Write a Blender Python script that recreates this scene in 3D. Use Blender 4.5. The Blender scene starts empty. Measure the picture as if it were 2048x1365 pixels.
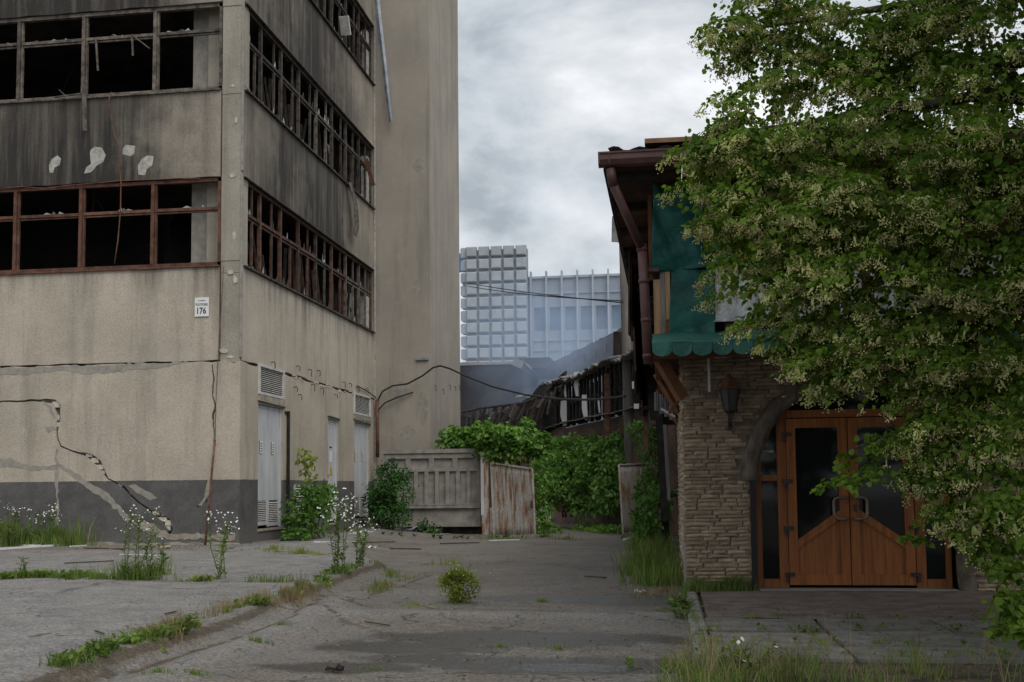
import bpy, math, random
import numpy as np
from mathutils import Vector, Matrix, noise as mnoise
from mathutils.geometry import delaunay_2d_cdt
random.seed(7); RNG = np.random.default_rng(11)
SC = bpy.context.scene
COL = SC.collection
R = math.radians

# ------------------------------------------------------------------ camera
YAW, TILT, ROLL, SHIFT, FPX = .1422, .0716, -.0102, 134.2, 2200.0
EYE = Vector((0, 0, 1.45))
_F = Vector((-math.sin(YAW)*math.cos(TILT), math.cos(YAW)*math.cos(TILT), math.sin(TILT)))
_r = Vector((math.cos(YAW), math.sin(YAW), 0)); _u = _r.cross(_F)
_R = _r*math.cos(ROLL)+_u*math.sin(ROLL); _U = -_r*math.sin(ROLL)+_u*math.cos(ROLL)
cd = bpy.data.cameras.new('camera'); cam = bpy.data.objects.new('camera', cd); COL.objects.link(cam)
cam.matrix_world = Matrix.Translation(EYE) @ Matrix((_R, _U, -_F)).transposed().to_4x4()
cd.lens = 36*FPX/2048; cd.sensor_width = 36; cd.sensor_fit = 'HORIZONTAL'; cd.shift_y = SHIFT/2048
cd.clip_start = .1; cd.clip_end = 3000
SC.camera = cam

# ------------------------------------------------------------------ sky, sun, exposure
SUN_EL, SUN_AZ = R(50), R(142)          # azimuth measured clockwise from +Y
def nd(nt, typ, ins=None, **props):
    n = nt.nodes.new(typ)
    for k, v in props.items(): setattr(n, k, v)
    for k, v in (ins or {}).items():
        s = n.inputs[k]
        if isinstance(v, bpy.types.NodeSocket): nt.links.new(v, s)
        else: s.default_value = v
    return n
def mth(nt, op, a, b=0.0, clamp=False):
    return nd(nt, 'ShaderNodeMath', {0: a, 1: b}, operation=op, use_clamp=clamp).outputs[0]
def mrange(nt, v, a, b, c=0.0, d=1.0, smooth=False):
    return nd(nt, 'ShaderNodeMapRange', {'Value': v, 1: a, 2: b, 3: c, 4: d},
              interpolation_type='SMOOTHSTEP' if smooth else 'LINEAR').outputs[0]
def mixc(nt, f, a, b, mode='MIX'):
    n = nt.nodes.new('ShaderNodeMix'); n.data_type = 'RGBA'; n.blend_type = mode
    for k, v in ((0, f), (6, a), (7, b)):
        if isinstance(v, bpy.types.NodeSocket): nt.links.new(v, n.inputs[k])
        else: n.inputs[k].default_value = (*v, 1) if k and len(v) == 3 else v
    return n.outputs[2]
def noi(nt, vec, scale, detail=4.0, rough=.55, dist=0.0):
    return nd(nt, 'ShaderNodeTexNoise', {'Vector': vec, 'Scale': scale, 'Detail': detail, 'Roughness': rough, 'Distortion': dist}).outputs[0]
def ramp(nt, v, stops):
    n = nt.nodes.new('ShaderNodeValToRGB'); nt.links.new(v, n.inputs[0]); e = n.color_ramp.elements
    while len(e) < len(stops): e.new(.5)
    for i, (p, c) in enumerate(stops):
        e[i].position = p; e[i].color = (*c, 1) if hasattr(c, '__len__') else (c, c, c, 1)
    return n.outputs[0]
def vmul(nt, v, s):
    return nd(nt, 'ShaderNodeVectorMath', {0: v, 1: s}, operation='MULTIPLY').outputs[0]

W = bpy.data.worlds.new('World'); SC.world = W; W.use_nodes = True
nt = W.node_tree; nt.nodes.clear()
sky = nd(nt, 'ShaderNodeTexSky', sky_type='NISHITA', sun_disc=False, sun_elevation=SUN_EL, sun_rotation=SUN_AZ, air_density=1.0, dust_density=2.0)
bg1 = nd(nt, 'ShaderNodeBackground', {'Color': sky.outputs[0], 'Strength': .10})
gen = nt.nodes.new('ShaderNodeTexCoord').outputs['Generated']
sep = nd(nt, 'ShaderNodeSeparateXYZ', {0: gen})
cv = nd(nt, 'ShaderNodeVectorMath', {0: vmul(nt, gen, (1.0, 1.0, 1.7)), 1: (5.5, 2.7, 0)}, operation='ADD').outputs[0]
n1 = noi(nt, cv, 3.3, 9, .57, .35)
n2 = noi(nt, nd(nt, 'ShaderNodeVectorMath', {0: cv, 1: (7.3, 2.1, 0)}, operation='ADD').outputs[0], 9.0, 7, .55, .2)
cl = mth(nt, 'ADD', mth(nt, 'MULTIPLY', n1, .76), mth(nt, 'MULTIPLY', n2, .24))
ccol = ramp(nt, cl, [(.38, (.29, .33, .365)), (.455, (.45, .485, .515)), (.53, (.60, .62, .64)), (.63, (.86, .865, .87))])
bg2 = nd(nt, 'ShaderNodeBackground', {'Color': ccol, 'Strength': 1.1})
thin = mrange(nt, n2, .30, .70, 1.0, .86)
mx = nd(nt, 'ShaderNodeMixShader', {0: thin, 1: bg1.outputs[0], 2: bg2.outputs[0]})
nt.links.new(mx.outputs[0], nd(nt, 'ShaderNodeOutputWorld').inputs[0])

sl = bpy.data.lights.new('sun', 'SUN'); sun = bpy.data.objects.new('sun', sl); COL.objects.link(sun)
sl.energy = 1.5; sl.angle = R(40); sl.color = (1, .95, .88)
sd = Vector((math.sin(SUN_AZ)*math.cos(SUN_EL), math.cos(SUN_AZ)*math.cos(SUN_EL), math.sin(SUN_EL)))
sun.rotation_euler = sd.to_track_quat('Z', 'Y').to_euler(); sun.location = (20, 0, 60)
vs = SC.view_settings; vs.view_transform = 'Standard'; vs.look = 'None'; vs.exposure = 0.32; vs.gamma = 1
vs.use_curve_mapping = False
SC.cycles.use_denoising = True; SC.cycles.max_bounces = 6; SC.cycles.volume_bounces = 1
SC.cycles.transparent_max_bounces = 8; SC.cycles.volume_step_rate = 2.0

# ------------------------------------------------------------------ helpers
def P(px, py, X=None, Y=None, Z=None):
    px, py = float(px), float(py)
    """world point where the sight line of a photo pixel meets a plane"""
    d = (px-1024)/FPX*_R - (py-682.5-SHIFT)/FPX*_U + _F
    if X is not None: t = (X-EYE.x)/d.x
    elif Y is not None: t = (Y-EYE.y)/d.y
    else: t = (Z-EYE.z)/d.z
    return EYE + t*d
WORLD = {}
def tag(o, label, cat, group=None):
    o['label'] = label; o['category'] = cat
    if group: o['group'] = group
    return o
def thing(name, loc, label, cat, group=None):
    o = bpy.data.objects.new(name, None); COL.objects.link(o); o.location = loc; WORLD[o] = Vector(loc)
    o.empty_display_size = .2
    return tag(o, label, cat, group)
def link_mesh(name, me, origin, parent=None, kind=None):
    o = bpy.data.objects.new(name, me); COL.objects.link(o)
    origin = Vector(origin); WORLD[o] = origin
    o.location = origin - (WORLD[parent] if parent else Vector())
    if parent: o.parent = parent
    if kind: o['kind'] = kind
    return o
class MB:
    def __init__(s): s.v = []; s.f = []
    def add(s, vs, fs):
        b = len(s.v); s.v += [tuple(v) for v in vs]; s.f += [tuple(i+b for i in f) for f in fs]; return s
    def box(s, a, b, m=None):
        x0, y0, z0 = a; x1, y1, z1 = b
        vs = [Vector(p) for p in ((x0,y0,z0),(x1,y0,z0),(x1,y1,z0),(x0,y1,z0),(x0,y0,z1),(x1,y0,z1),(x1,y1,z1),(x0,y1,z1))]
        if m is not None: vs = [m @ v for v in vs]
        return s.add(vs, [(0,3,2,1),(4,5,6,7),(0,1,5,4),(1,2,6,5),(2,3,7,6),(3,0,4,7)])
    def bar(s, p, q, w, h=None, up=(0, 0, 1)):
        h = h or w; p = Vector(p); q = Vector(q); d = q-p; L = d.length; d.normalize()
        up = Vector(up)
        if abs(d.dot(up)) > .95: up = Vector((0, 1, 0)) if abs(d.y) < .9 else Vector((1, 0, 0))
        x = d.cross(up).normalized(); y = x.cross(d)
        m = Matrix.Translation(p) @ Matrix((x, d, y)).transposed().to_4x4()
        return s.box((-w/2, 0, -h/2), (w/2, L, h/2), m)
    def tube(s, pts, rad, n=8, cap=True):
        pts = [Vector(p) for p in pts]; rs = rad if hasattr(rad, '__len__') else [rad]*len(pts)
        vs = []; fs = []; prev = None
        for i, p in enumerate(pts):
            d = (pts[min(i+1, len(pts)-1)]-pts[max(i-1, 0)]).normalized()
            x = prev - d*prev.dot(d) if prev is not None else d.orthogonal()
            x.normalize(); prev = x; y = d.cross(x)
            for k in range(n):
                a = 2*math.pi*k/n; vs.append(p+(x*math.cos(a)+y*math.sin(a))*rs[i])
        for i in range(len(pts)-1):
            for k in range(n): fs.append((i*n+k, i*n+(k+1) % n, (i+1)*n+(k+1) % n, (i+1)*n+k))
        if cap: fs += [tuple(range(n))[::-1], tuple(range((len(pts)-1)*n, len(pts)*n))]
        return s.add(vs, fs)
    def prism(s, poly, fn, depth, holes=()):
        """polygon in (u,v) with holes -> solid; fn(u,v,w) maps to world, w runs 0..depth behind the face"""
        loops = [list(poly)]+[list(h) for h in holes]
        flat = [(float(p[0]), float(p[1])) for l in loops for p in l]; edges = []; b = 0
        for l in loops: edges += [(b+i, b+(i+1) % len(l)) for i in range(len(l))]; b += len(l)
        cv, _, cf, ov, _, _ = delaunay_2d_cdt([Vector(p) for p in flat], edges, [], 0, 1e-6)
        def inside(x, y):
            c = False
            for l in loops:
                for (x0, y0), (x1, y1) in zip(l, l[1:]+l[:1]):
                    if (y0 > y) != (y1 > y) and x < (x1-x0)*(y-y0)/(y1-y0)+x0: c = not c
            return c
        tv = [(v.x, v.y) for v in cv]; nt_ = len(tv); tris = [f for f in cf if inside(sum(tv[i][0] for i in f)/3, sum(tv[i][1] for i in f)/3)]
        s.add([fn(u, v, 0) for u, v in tv]+[fn(u, v, depth) for u, v in tv], [tuple(f) for f in tris]+[tuple(i+nt_ for i in reversed(f)) for f in tris])
        n = len(flat); vs = [fn(u, v, 0) for u, v in flat]+[fn(u, v, depth) for u, v in flat]; fs = []
        b = 0
        for l in loops:
            m = len(l)
            for i in range(m): fs.append((b+i, b+(i+1) % m, b+n+(i+1) % m, b+n+i))
            b += m
        return s.add(vs, fs)
    def build(s, name, mat, parent=None, kind=None, smooth=False, origin=None):
        a = np.array(s.v, dtype=float)
        if origin is None:
            lo, hi = a.min(0), a.max(0); origin = Vector(((lo[0]+hi[0])/2, (lo[1]+hi[1])/2, lo[2]))
        me = bpy.data.meshes.new(name); me.from_pydata([tuple(p) for p in a-np.array(origin)], [], s.f)
        import bmesh
        bm = bmesh.new(); bm.from_mesh(me); bmesh.ops.remove_doubles(bm, verts=bm.verts, dist=1e-5); bmesh.ops.recalc_face_normals(bm, faces=bm.faces); bm.to_mesh(me); bm.free()
        me.materials.append(mat)
        if smooth: me.shade_smooth()
        return link_mesh(name, me, origin, parent, kind)
def rect(u0, v0, u1, v1): return [(u0, v0), (u1, v0), (u1, v1), (u0, v1)]
def wobble(p, q, n, amp):
    """points from p to q with a ragged offset, ends kept"""
    out = []
    for i in range(n+1):
        t = i/n; o = 0 if i in (0, n) else random.uniform(-amp, amp)
        out.append((p[0]+(q[0]-p[0])*t, p[1]+(q[1]-p[1])*t+o))
    return out
def quick(name, mat, parent, boxes=(), bars=(), kind=None):
    m = MB()
    for b in boxes: m.box(*b)
    for b in bars: m.bar(*b)
    return m.build(name, mat, parent, kind)
def np_mesh(name, V, F, mat, parent=None, kind=None, origin=None, smooth=False):
    """V (n,3) float, F (m,k) int"""
    V = np.asarray(V, dtype=np.float32); F = np.asarray(F, dtype=np.int32)
    if origin is None:
        lo, hi = V.min(0), V.max(0); origin = ((lo[0]+hi[0])/2, (lo[1]+hi[1])/2, lo[2])
    V = V-np.array(origin, dtype=np.float32); k = F.shape[1]
    me = bpy.data.meshes.new(name); me.vertices.add(len(V)); me.loops.add(F.size); me.polygons.add(len(F))
    me.vertices.foreach_set('co', V.ravel()); me.loops.foreach_set('vertex_index', F.ravel())
    me.polygons.foreach_set('loop_start', np.arange(0, F.size, k, dtype=np.int32))
    me.update(calc_edges=True); me.materials.append(mat)
    if smooth: me.shade_smooth()
    return link_mesh(name, me, origin, parent, kind)

# ------------------------------------------------------------------ materials
def newmat(name):
    m = bpy.data.materials.new(name); m.use_nodes = True; t = m.node_tree
    b = t.nodes['Principled BSDF']; b.inputs['Specular IOR Level'].default_value = .3
    return m, t, b
def geo(t): return t.nodes.new('ShaderNodeNewGeometry')
def bump(t, b, h, strength, dist):
    n = nd(t, 'ShaderNodeBump', {'Height': h, 'Strength': strength, 'Distance': dist}); t.links.new(n.outputs[0], b.inputs['Normal'])
def plain(name, c1, c2, scale=6.0, rough=.8, bs=.3, bd=.01, detail=5, stretch=(1, 1, 1), island=0.0, metal=0.0, third=None, lo=.35, hi=.65):
    """two-tone noisy surface; island > 0 gives each piece its own brightness"""
    m, t, b = newmat(name); g = geo(t); v = vmul(t, g.outputs['Position'], stretch)
    n = noi(t, v, scale, detail, .6)
    stops = [(lo, c1), (hi, c2)]+([(.82, third)] if third else [])
    c = ramp(t, n, stops)
    if island:
        oi = nd(t, 'ShaderNodeObjectInfo').outputs['Random']
        rr = mth(t, 'FRACT', mth(t, 'ADD', g.outputs['Random Per Island'], oi))
        c = mixc(t, 1.0, c, ramp(t, rr, [(0, 1-island), (1, 1+island*.6)]), 'MULTIPLY')
    t.links.new(c, b.inputs['Base Color']); b.inputs['Roughness'].default_value = rough; b.inputs['Metallic'].default_value = metal
    if bs: bump(t, b, noi(t, g.outputs['Position'], scale*6, 4), bs, bd)
    return m
def stucco(name, tan, tan2, soot=False, plinth=None):
    m, t, b = newmat(name); g = geo(t); pos = g.outputs['Position']
    s = nd(t, 'ShaderNodeSeparateXYZ', {0: pos}); x, y, z = s.outputs
    big = noi(t, pos, .55, 5, .6); mid = noi(t, pos, 2.6, 6, .65)
    stk = noi(t, vmul(t, pos, (1, 1, .09)), 2.4, 4, .6)
    grain = noi(t, pos, 30, 3, .7)
    c = mixc(t, mrange(t, big, .35, .68), tan, tan2)
    c = mixc(t, mth(t, 'MULTIPLY', mrange(t, stk, .50, .75), .55), c, tuple(k*.50 for k in tan2))
    c = mixc(t, mth(t, 'MULTIPLY', mrange(t, mid, .55, .8), .35), c, tuple(k*1.25 for k in tan))
    if soot:
        zz = mrange(t, mth(t, 'ADD', z, mth(t, 'MULTIPLY', mid, .5)), 8.6, 9.6)
        front = mrange(t, mth(t, 'SUBTRACT', mth(t, 'MULTIPLY', mid, 1.6), x), 11.7, 14.4, .2, 1.1)
        bell = mth(t, 'SUBTRACT', 1.42, mth(t, 'MULTIPLY', mth(t, 'ABSOLUTE', mth(t, 'SUBTRACT', mth(t, 'ADD', y, mth(t, 'MULTIPLY', mid, 1.5)), 32.0)), .165), True)
        isside = mth(t, 'GREATER_THAN', x, -10.62)
        sf = mth(t, 'ADD', mth(t, 'MULTIPLY', isside, bell), mth(t, 'MULTIPLY', mth(t, 'SUBTRACT', 1.0, isside), front))
        sf = mth(t, 'MULTIPLY', mth(t, 'MULTIPLY', sf, zz), mrange(t, big, .25, .6, .72, 1.1), True)
        tri_ = mth(t, 'FRACT', mth(t, 'DIVIDE', mth(t, 'SUBTRACT', z, 9.35), 4.55))      # height above the window head below
        lick = mrange(t, mth(t, 'ADD', tri_, mth(t, 'MULTIPLY', mth(t, 'SUBTRACT', noi(t, vmul(t, pos, (1, 1, .35)), 1.5, 6, .65), .5), .75)), .05, .7, 1.0, .82)
        streak = mrange(t, noi(t, vmul(t, pos, (1, 1, .06)), 4.5, 5, .65), .35, .65, .84, 1.12)
        sf = mth(t, 'MULTIPLY', mth(t, 'MULTIPLY', sf, lick), streak, True)
        c = mixc(t, mth(t, 'MULTIPLY', sf, .97), c, (.024, .022, .021))
        # rain streaks that start under the window sills
        for sill in (7.05, 11.58):
            under = mth(t, 'MULTIPLY', mrange(t, z, sill-1.0, sill, 0, 1), mth(t, 'LESS_THAN', z, sill+.1))
            c = mixc(t, mth(t, 'MULTIPLY', mth(t, 'MULTIPLY', under, mrange(t, stk, .42, .66)), .55), c, (.06, .055, .05))
    if plinth:
        edge = mth(t, 'LESS_THAN', mth(t, 'ADD', z, mth(t, 'MULTIPLY', mid, .03)), plinth)
        pc = mixc(t, mrange(t, mid, .35, .7), (.075, .073, .072), (.12, .117, .112))
        pc = mixc(t, mrange(t, mth(t, 'ADD', z, mth(t, 'MULTIPLY', big, 1.0)), 1.2, .55), pc, (.13, .125, .115))
        c = mixc(t, edge, c, pc)
    c = mixc(t, 1.0, c, ramp(t, grain, [(.28, .76), (.5, 1.0), (.75, 1.15)]), 'MULTIPLY')
    t.links.new(c, b.inputs['Base Color']); b.inputs['Roughness'].default_value = .92
    bump(t, b, grain, .5, .02)
    return m
M = {}
M['stucco'] = stucco('stucco', (.455, .402, .328), (.35, .312, .256), True, 1.72)
M['stucco_tower'] = stucco('stucco_tower', (.325, .295, .252), (.26, .236, .203))
M['column'] = stucco('column_stucco', (.36, .33, .27), (.25, .23, .19))
M['cement'] = plain('cement', (.215, .202, .178), (.315, .295, .26), 5, .9, .4, .01)
M['lime'] = plain('lime_plaster', (.24, .225, .195), (.44, .425, .395), 7, .95, .8, .02, lo=.3, hi=.6)
M['footing'] = plain('footing_concrete', (.20, .18, .15), (.36, .32, .26), 4, .95, .6, .02)
M['palebrick'] = plain('pale_brick', (.40, .37, .31), (.55, .51, .44), 8, .9, .5, .01, island=.25)
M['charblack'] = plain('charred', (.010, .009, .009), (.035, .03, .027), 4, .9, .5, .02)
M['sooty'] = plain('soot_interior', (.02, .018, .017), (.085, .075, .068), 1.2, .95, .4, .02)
M['rust_dark'] = plain('burnt_rusty_frame', (.035, .022, .017), (.12, .06, .04), 5, .85, .4, .006, island=.4)
M['rust'] = plain('rusty_frame', (.07, .036, .025), (.175, .085, .055), 5, .85, .4, .006, island=.3)
M['char_frame'] = plain('scorched_frame', (.05, .04, .034), (.17, .145, .12), 6, .85, .4, .006, island=.3)
M['char_frame_dark'] = plain('charred_frame', (.02, .017, .015), (.085, .068, .055), 6, .85, .4, .006, island=.3)
M['glass_shard'] = plain('dusty_glass', (.20, .215, .225), (.36, .375, .38), 12, .35, 0, 0)
M['whitepaint'] = plain('greyed_white_paint', (.40, .41, .43), (.52, .53, .55), 3, .6, .2, .004, stretch=(1, 1, .25), third=(.33, .31, .29))
M['slat'] = plain('vent_slat', (.40, .39, .37), (.56, .55, .53), 5, .7, .2, .004)
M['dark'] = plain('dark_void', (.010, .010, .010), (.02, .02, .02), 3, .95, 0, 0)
M['plate'] = plain('enamel_plate', (.62, .63, .62), (.72, .73, .72), 10, .4, 0, 0)
M['ink'] = plain('dark_ink', (.015, .017, .03), (.03, .03, .045), 9, .7, 0, 0)
M['yellow'] = plain('warning_yellow', (.42, .30, .05), (.55, .40, .08), 9, .6, 0, 0)
M['cable'] = plain('black_cable', (.018, .018, .018), (.035, .034, .033), 9, .6, 0, 0)
M['zinc'] = plain('weathered_zinc', (.17, .20, .23), (.32, .35, .38), 3, .55, .2, .005, metal=.3)
M['concrete'] = plain('fence_concrete', (.19, .175, .16), (.30, .28, .255), 3.5, .9, .5, .012, third=(.34, .31, .28))
M['gate'] = None
M['green'] = plain('green_tarp', (.007, .062, .055), (.014, .115, .10), 2.6, .55, .5, .03, third=(.045, .12, .105))
M['awning'] = plain('green_awning', (.022, .088, .076), (.034, .135, .112), 3.5, .6, .5, .02, third=(.075, .15, .13))
M['film'] = plain('plastic_film', (.42, .44, .47), (.70, .72, .74), 3.2, .3, .8, .05, stretch=(2, 1, .7))
M['brownmetal'] = plain('brown_gutter', (.075, .038, .036), (.115, .06, .056), 4, .5, .1, .003, metal=.1)
M['timber'] = plain('brown_timber', (.10, .042, .018), (.19, .085, .038), 4, .75, .3, .006, stretch=(1, .3, 1))
M['rawwood'] = plain('raw_plank', (.30, .19, .10), (.46, .30, .17), 7, .8, .3, .005, stretch=(4, 4, .3))
M['planks'] = plain('soffit_planks', (.035, .018, .012), (.12, .052, .028), 3, .85, .4, .01, stretch=(1, .25, 1), island=.4)
M['greyplank'] = plain('grey_weathered_plank', (.15, .145, .14), (.27, .26, .25), 6, .85, .3, .006, stretch=(3, 3, .4), island=.2)
M['oak'] = plain('golden_oak_door', (.18, .060, .016), (.30, .105, .029), 3.5, .42, .12, .003, detail=7, stretch=(6, 6, .35))
M['pole'] = plain('grey_pole', (.085, .078, .07), (.16, .148, .135), 3, .85, .4, .01, stretch=(1, 1, .15))
M['stone'] = plain('sandstone_cladding', (.215, .165, .115), (.36, .285, .205), 7, .9, .6, .012, island=.28, third=(.44, .365, .275))
M['mortar'] = plain('dark_mortar', (.10, .083, .06), (.19, .16, .115), 9, .95, .5, .01)
M['bark'] = plain('carved_trim', (.095, .076, .062), (.20, .165, .135), 9, .9, .9, .04, stretch=(1, 1, .5))
M['darkmetal'] = plain('dark_bronze_metal', (.03, .026, .026), (.06, .05, .05), 6, .45, .1, .003, metal=.4)
M['bronze'] = plain('worn_bronze', (.13, .10, .085), (.21, .165, .14), 6, .4, .1, .003, metal=.3)
M['soil'] = plain('dark_soil', (.045, .036, .026), (.115, .094, .068), 5, .95, .8, .03, third=(.075, .085, .035))
M['rustblack'] = plain('rusty_black_post', (.010, .010, .013), (.016, .015, .018), 5, .6, .3, .006, third=(.38, .15, .03), hi=.62)
M['copper'] = plain('tarnished_copper', (.16, .085, .045), (.27, .155, .085), 7, .5, .2, .004, metal=.3)
M['corr'] = plain('corrugated_grey', (.10, .10, .098), (.20, .198, .19), 3, .7, .2, .005)
M['farwhite'] = plain('pale_precast', (.27, .30, .325), (.37, .395, .415), .5, .85, 0, 0, island=.10)
M['farwall'] = plain('pale_render', (.22, .25, .28), (.29, .32, .35), .25, .9, 0, 0)
M['farglass'] = plain('far_glazing', (.07, .10, .14), (.12, .16, .21), .8, .25, 0, 0)
M['blue'] = plain('blue_panel', (.03, .10, .26), (.05, .14, .32), 1, .6, 0, 0)
M['whitestrip'] = plain('white_trim_strip', (.55, .56, .57), (.70, .70, .70), 6, .6, 0, 0)
M['rubble'] = plain('rubble', (.10, .093, .083), (.26, .243, .22), 14, .9, .3, .01, island=.4)
M['rubblebrick'] = plain('rubble_brick', (.20, .10, .07), (.36, .30, .24), 10, .9, .3, .01, island=.4)
M['stick'] = plain('dead_stick', (.035, .027, .02), (.09, .07, .05), 9, .85, 0, 0)
M['kerb'] = plain('kerb_concrete', (.13, .125, .115), (.24, .23, .21), 5, .9, .5, .012)
M['slab'] = plain('paving_slab', (.12, .115, .105), (.215, .205, .188), 4, .88, .4, .01, island=.18, third=(.24, .225, .2))
M['redpave'] = plain('red_screed', (.10, .077, .068), (.19, .152, .135), 3.2, .88, .6, .02, third=(.26, .24, .215))
def brickmat(name, c1, c2, mort, soot=None):
    m, t, b = newmat(name); tc = t.nodes.new('ShaderNodeTexCoord').outputs['UV']
    br = nd(t, 'ShaderNodeTexBrick', {'Vector': tc, 'Color1': (*c1, 1), 'Color2': (*c2, 1), 'Mortar': (*mort, 1), 'Scale': 1.0,
            'Mortar Size': .012, 'Brick Width': .26, 'Row Height': .085, 'Bias': 0.0})
    g = geo(t); n = noi(t, g.outputs['Position'], .7, 5)
    c = mixc(t, 1.0, br.outputs[0], ramp(t, n, [(.3, .45), (.65, 1.15)]), 'MULTIPLY')
    t.links.new(c, b.inputs['Base Color']); b.inputs['Roughness'].default_value = .95
    bump(t, b, br.outputs[1], -.6, .02)
    return m
M['brick'] = brickmat('red_brick', (.15, .078, .058), (.11, .06, .048), (.115, .1, .09))
M['darkbrick'] = brickmat('sooted_brick', (.055, .047, .046), (.04, .036, .037), (.03, .028, .028))
M['palemasonry'] = brickmat('pale_masonry', (.34, .31, .255), (.28, .25, .205), (.17, .155, .13))
M['farbrick'] = brickmat('scorched_brick', (.10, .075, .068), (.07, .055, .052), (.075, .068, .065))
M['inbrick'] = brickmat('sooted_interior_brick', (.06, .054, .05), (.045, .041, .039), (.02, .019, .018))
def uvwall(o, ax, ay=(0, 0, 1)):
    """brick coordinates in metres along the wall"""
    me = o.data; uv = me.uv_layers.new(name='UVMap'); ax = Vector(ax); ay = Vector(ay); org = WORLD[o]
    for l in me.loops:
        p = me.vertices[l.vertex_index].co+org; uv.data[l.index].uv = (p.dot(ax), p.dot(ay))
    return o
def gatemat():
    m, t, b = newmat('rusted_sheet'); g = geo(t); pos = g.outputs['Position']
    n = noi(t, vmul(t, pos, (3.5, 1, .45)), 2.6, 7, .65); f = noi(t, pos, 16, 4, .6)
    c = ramp(t, n, [(.34, (.40, .38, .355)), (.50, (.33, .30, .27)), (.58, (.24, .145, .09)), (.69, (.17, .065, .03))])
    c = mixc(t, 1.0, c, ramp(t, f, [(.3, .75), (.7, 1.2)]), 'MULTIPLY')
    t.links.new(c, b.inputs['Base Color']); b.inputs['Roughness'].default_value = .8; bump(t, b, n, .3, .01); return m
M['gate'] = gatemat()
def pane(name, c=(.008, .009, .010), rough=.06):
    m, t, b = newmat(name); b.inputs['Base Color'].default_value = (*c, 1); b.inputs['Roughness'].default_value = rough
    b.inputs['Specular IOR Level'].default_value = .3
    bump(t, b, noi(t, geo(t).outputs['Position'], 3, 2), .05, .01); return m
M['pane'] = pane('dark_door_glass')
M['lampglass'] = pane('lantern_glass', (.05, .052, .05), .2)
def leafmat(name, dark, light, trans=.35, third=None):
    m, t, b = newmat(name); g = geo(t)
    r = g.outputs['Random Per Island']
    stops = [(0, dark), (.75, light)]+([(1, third)] if third else [])
    c = ramp(t, r, stops)
    big = noi(t, g.outputs['Position'], 1.9, 3)
    c = mixc(t, 1.0, c, ramp(t, big, [(.3, .62), (.7, 1.35)]), 'MULTIPLY')
    t.links.new(c, b.inputs['Base Color']); b.inputs['Roughness'].default_value = .65; b.inputs['Specular IOR Level'].default_value = .12
    tr = nd(t, 'ShaderNodeBsdfTranslucent', {'Color': mixc(t, 1.0, c, (1.1, 1.25, .45), 'MULTIPLY')})
    mxs = nd(t, 'ShaderNodeMixShader', {0: trans, 1: b.outputs[0], 2: tr.outputs[0]})
    t.links.new(mxs.outputs[0], t.nodes['Material Output'].inputs[0]); return m
M['linden'] = leafmat('linden_leaf', (.055, .11, .016), (.165, .255, .040), .45)
M['blossom'] = leafmat('linden_blossom', (.52, .49, .22), (.74, .69, .38), .3)
M['bract'] = leafmat('linden_bract', (.40, .44, .17), (.58, .60, .28), .4)
M['shrub'] = leafmat('shrub_leaf', (.075, .17, .035), (.17, .32, .075), .42, (.28, .42, .17))
M['vine'] = leafmat('vine_leaf', (.06, .15, .025), (.17, .32, .065), .40, (.26, .39, .14))
M['ivy'] = leafmat('dark_bush_leaf', (.024, .075, .018), (.06, .145, .036), .3)
M['elder'] = leafmat('elder_leaf', (.048, .115, .024), (.115, .215, .05), .36)
M['grass'] = leafmat('grass_blade', (.085, .15, .032), (.18, .25, .07), .35, (.27, .26, .12))
M['drygrass'] = leafmat('dry_grass', (.20, .16, .085), (.34, .27, .16), .25, (.18, .10, .08))
M['weed'] = leafmat('weed_leaf', (.085, .15, .035), (.18, .25, .075), .35)
M['yweed'] = leafmat('yellow_weed_leaf', (.14, .19, .035), (.26, .30, .07), .35)
M['litterleaf'] = leafmat('leaf_litter', (.12, .075, .035), (.22, .15, .07), .15, (.13, .16, .05))
M['petal'] = plain('white_petal', (.62, .62, .60), (.72, .72, .70), 20, .7, 0, 0)
M['ypetal'] = plain('yellow_petal', (.50, .42, .03), (.62, .52, .06), 20, .7, 0, 0)
M['stem'] = plain('green_stem', (.05, .085, .025), (.10, .13, .045), 8, .7, 0, 0)
M['treebark'] = plain('tree_bark', (.035, .03, .025), (.085, .072, .06), 6, .9, .8, .03, stretch=(1, 1, .3))
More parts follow.
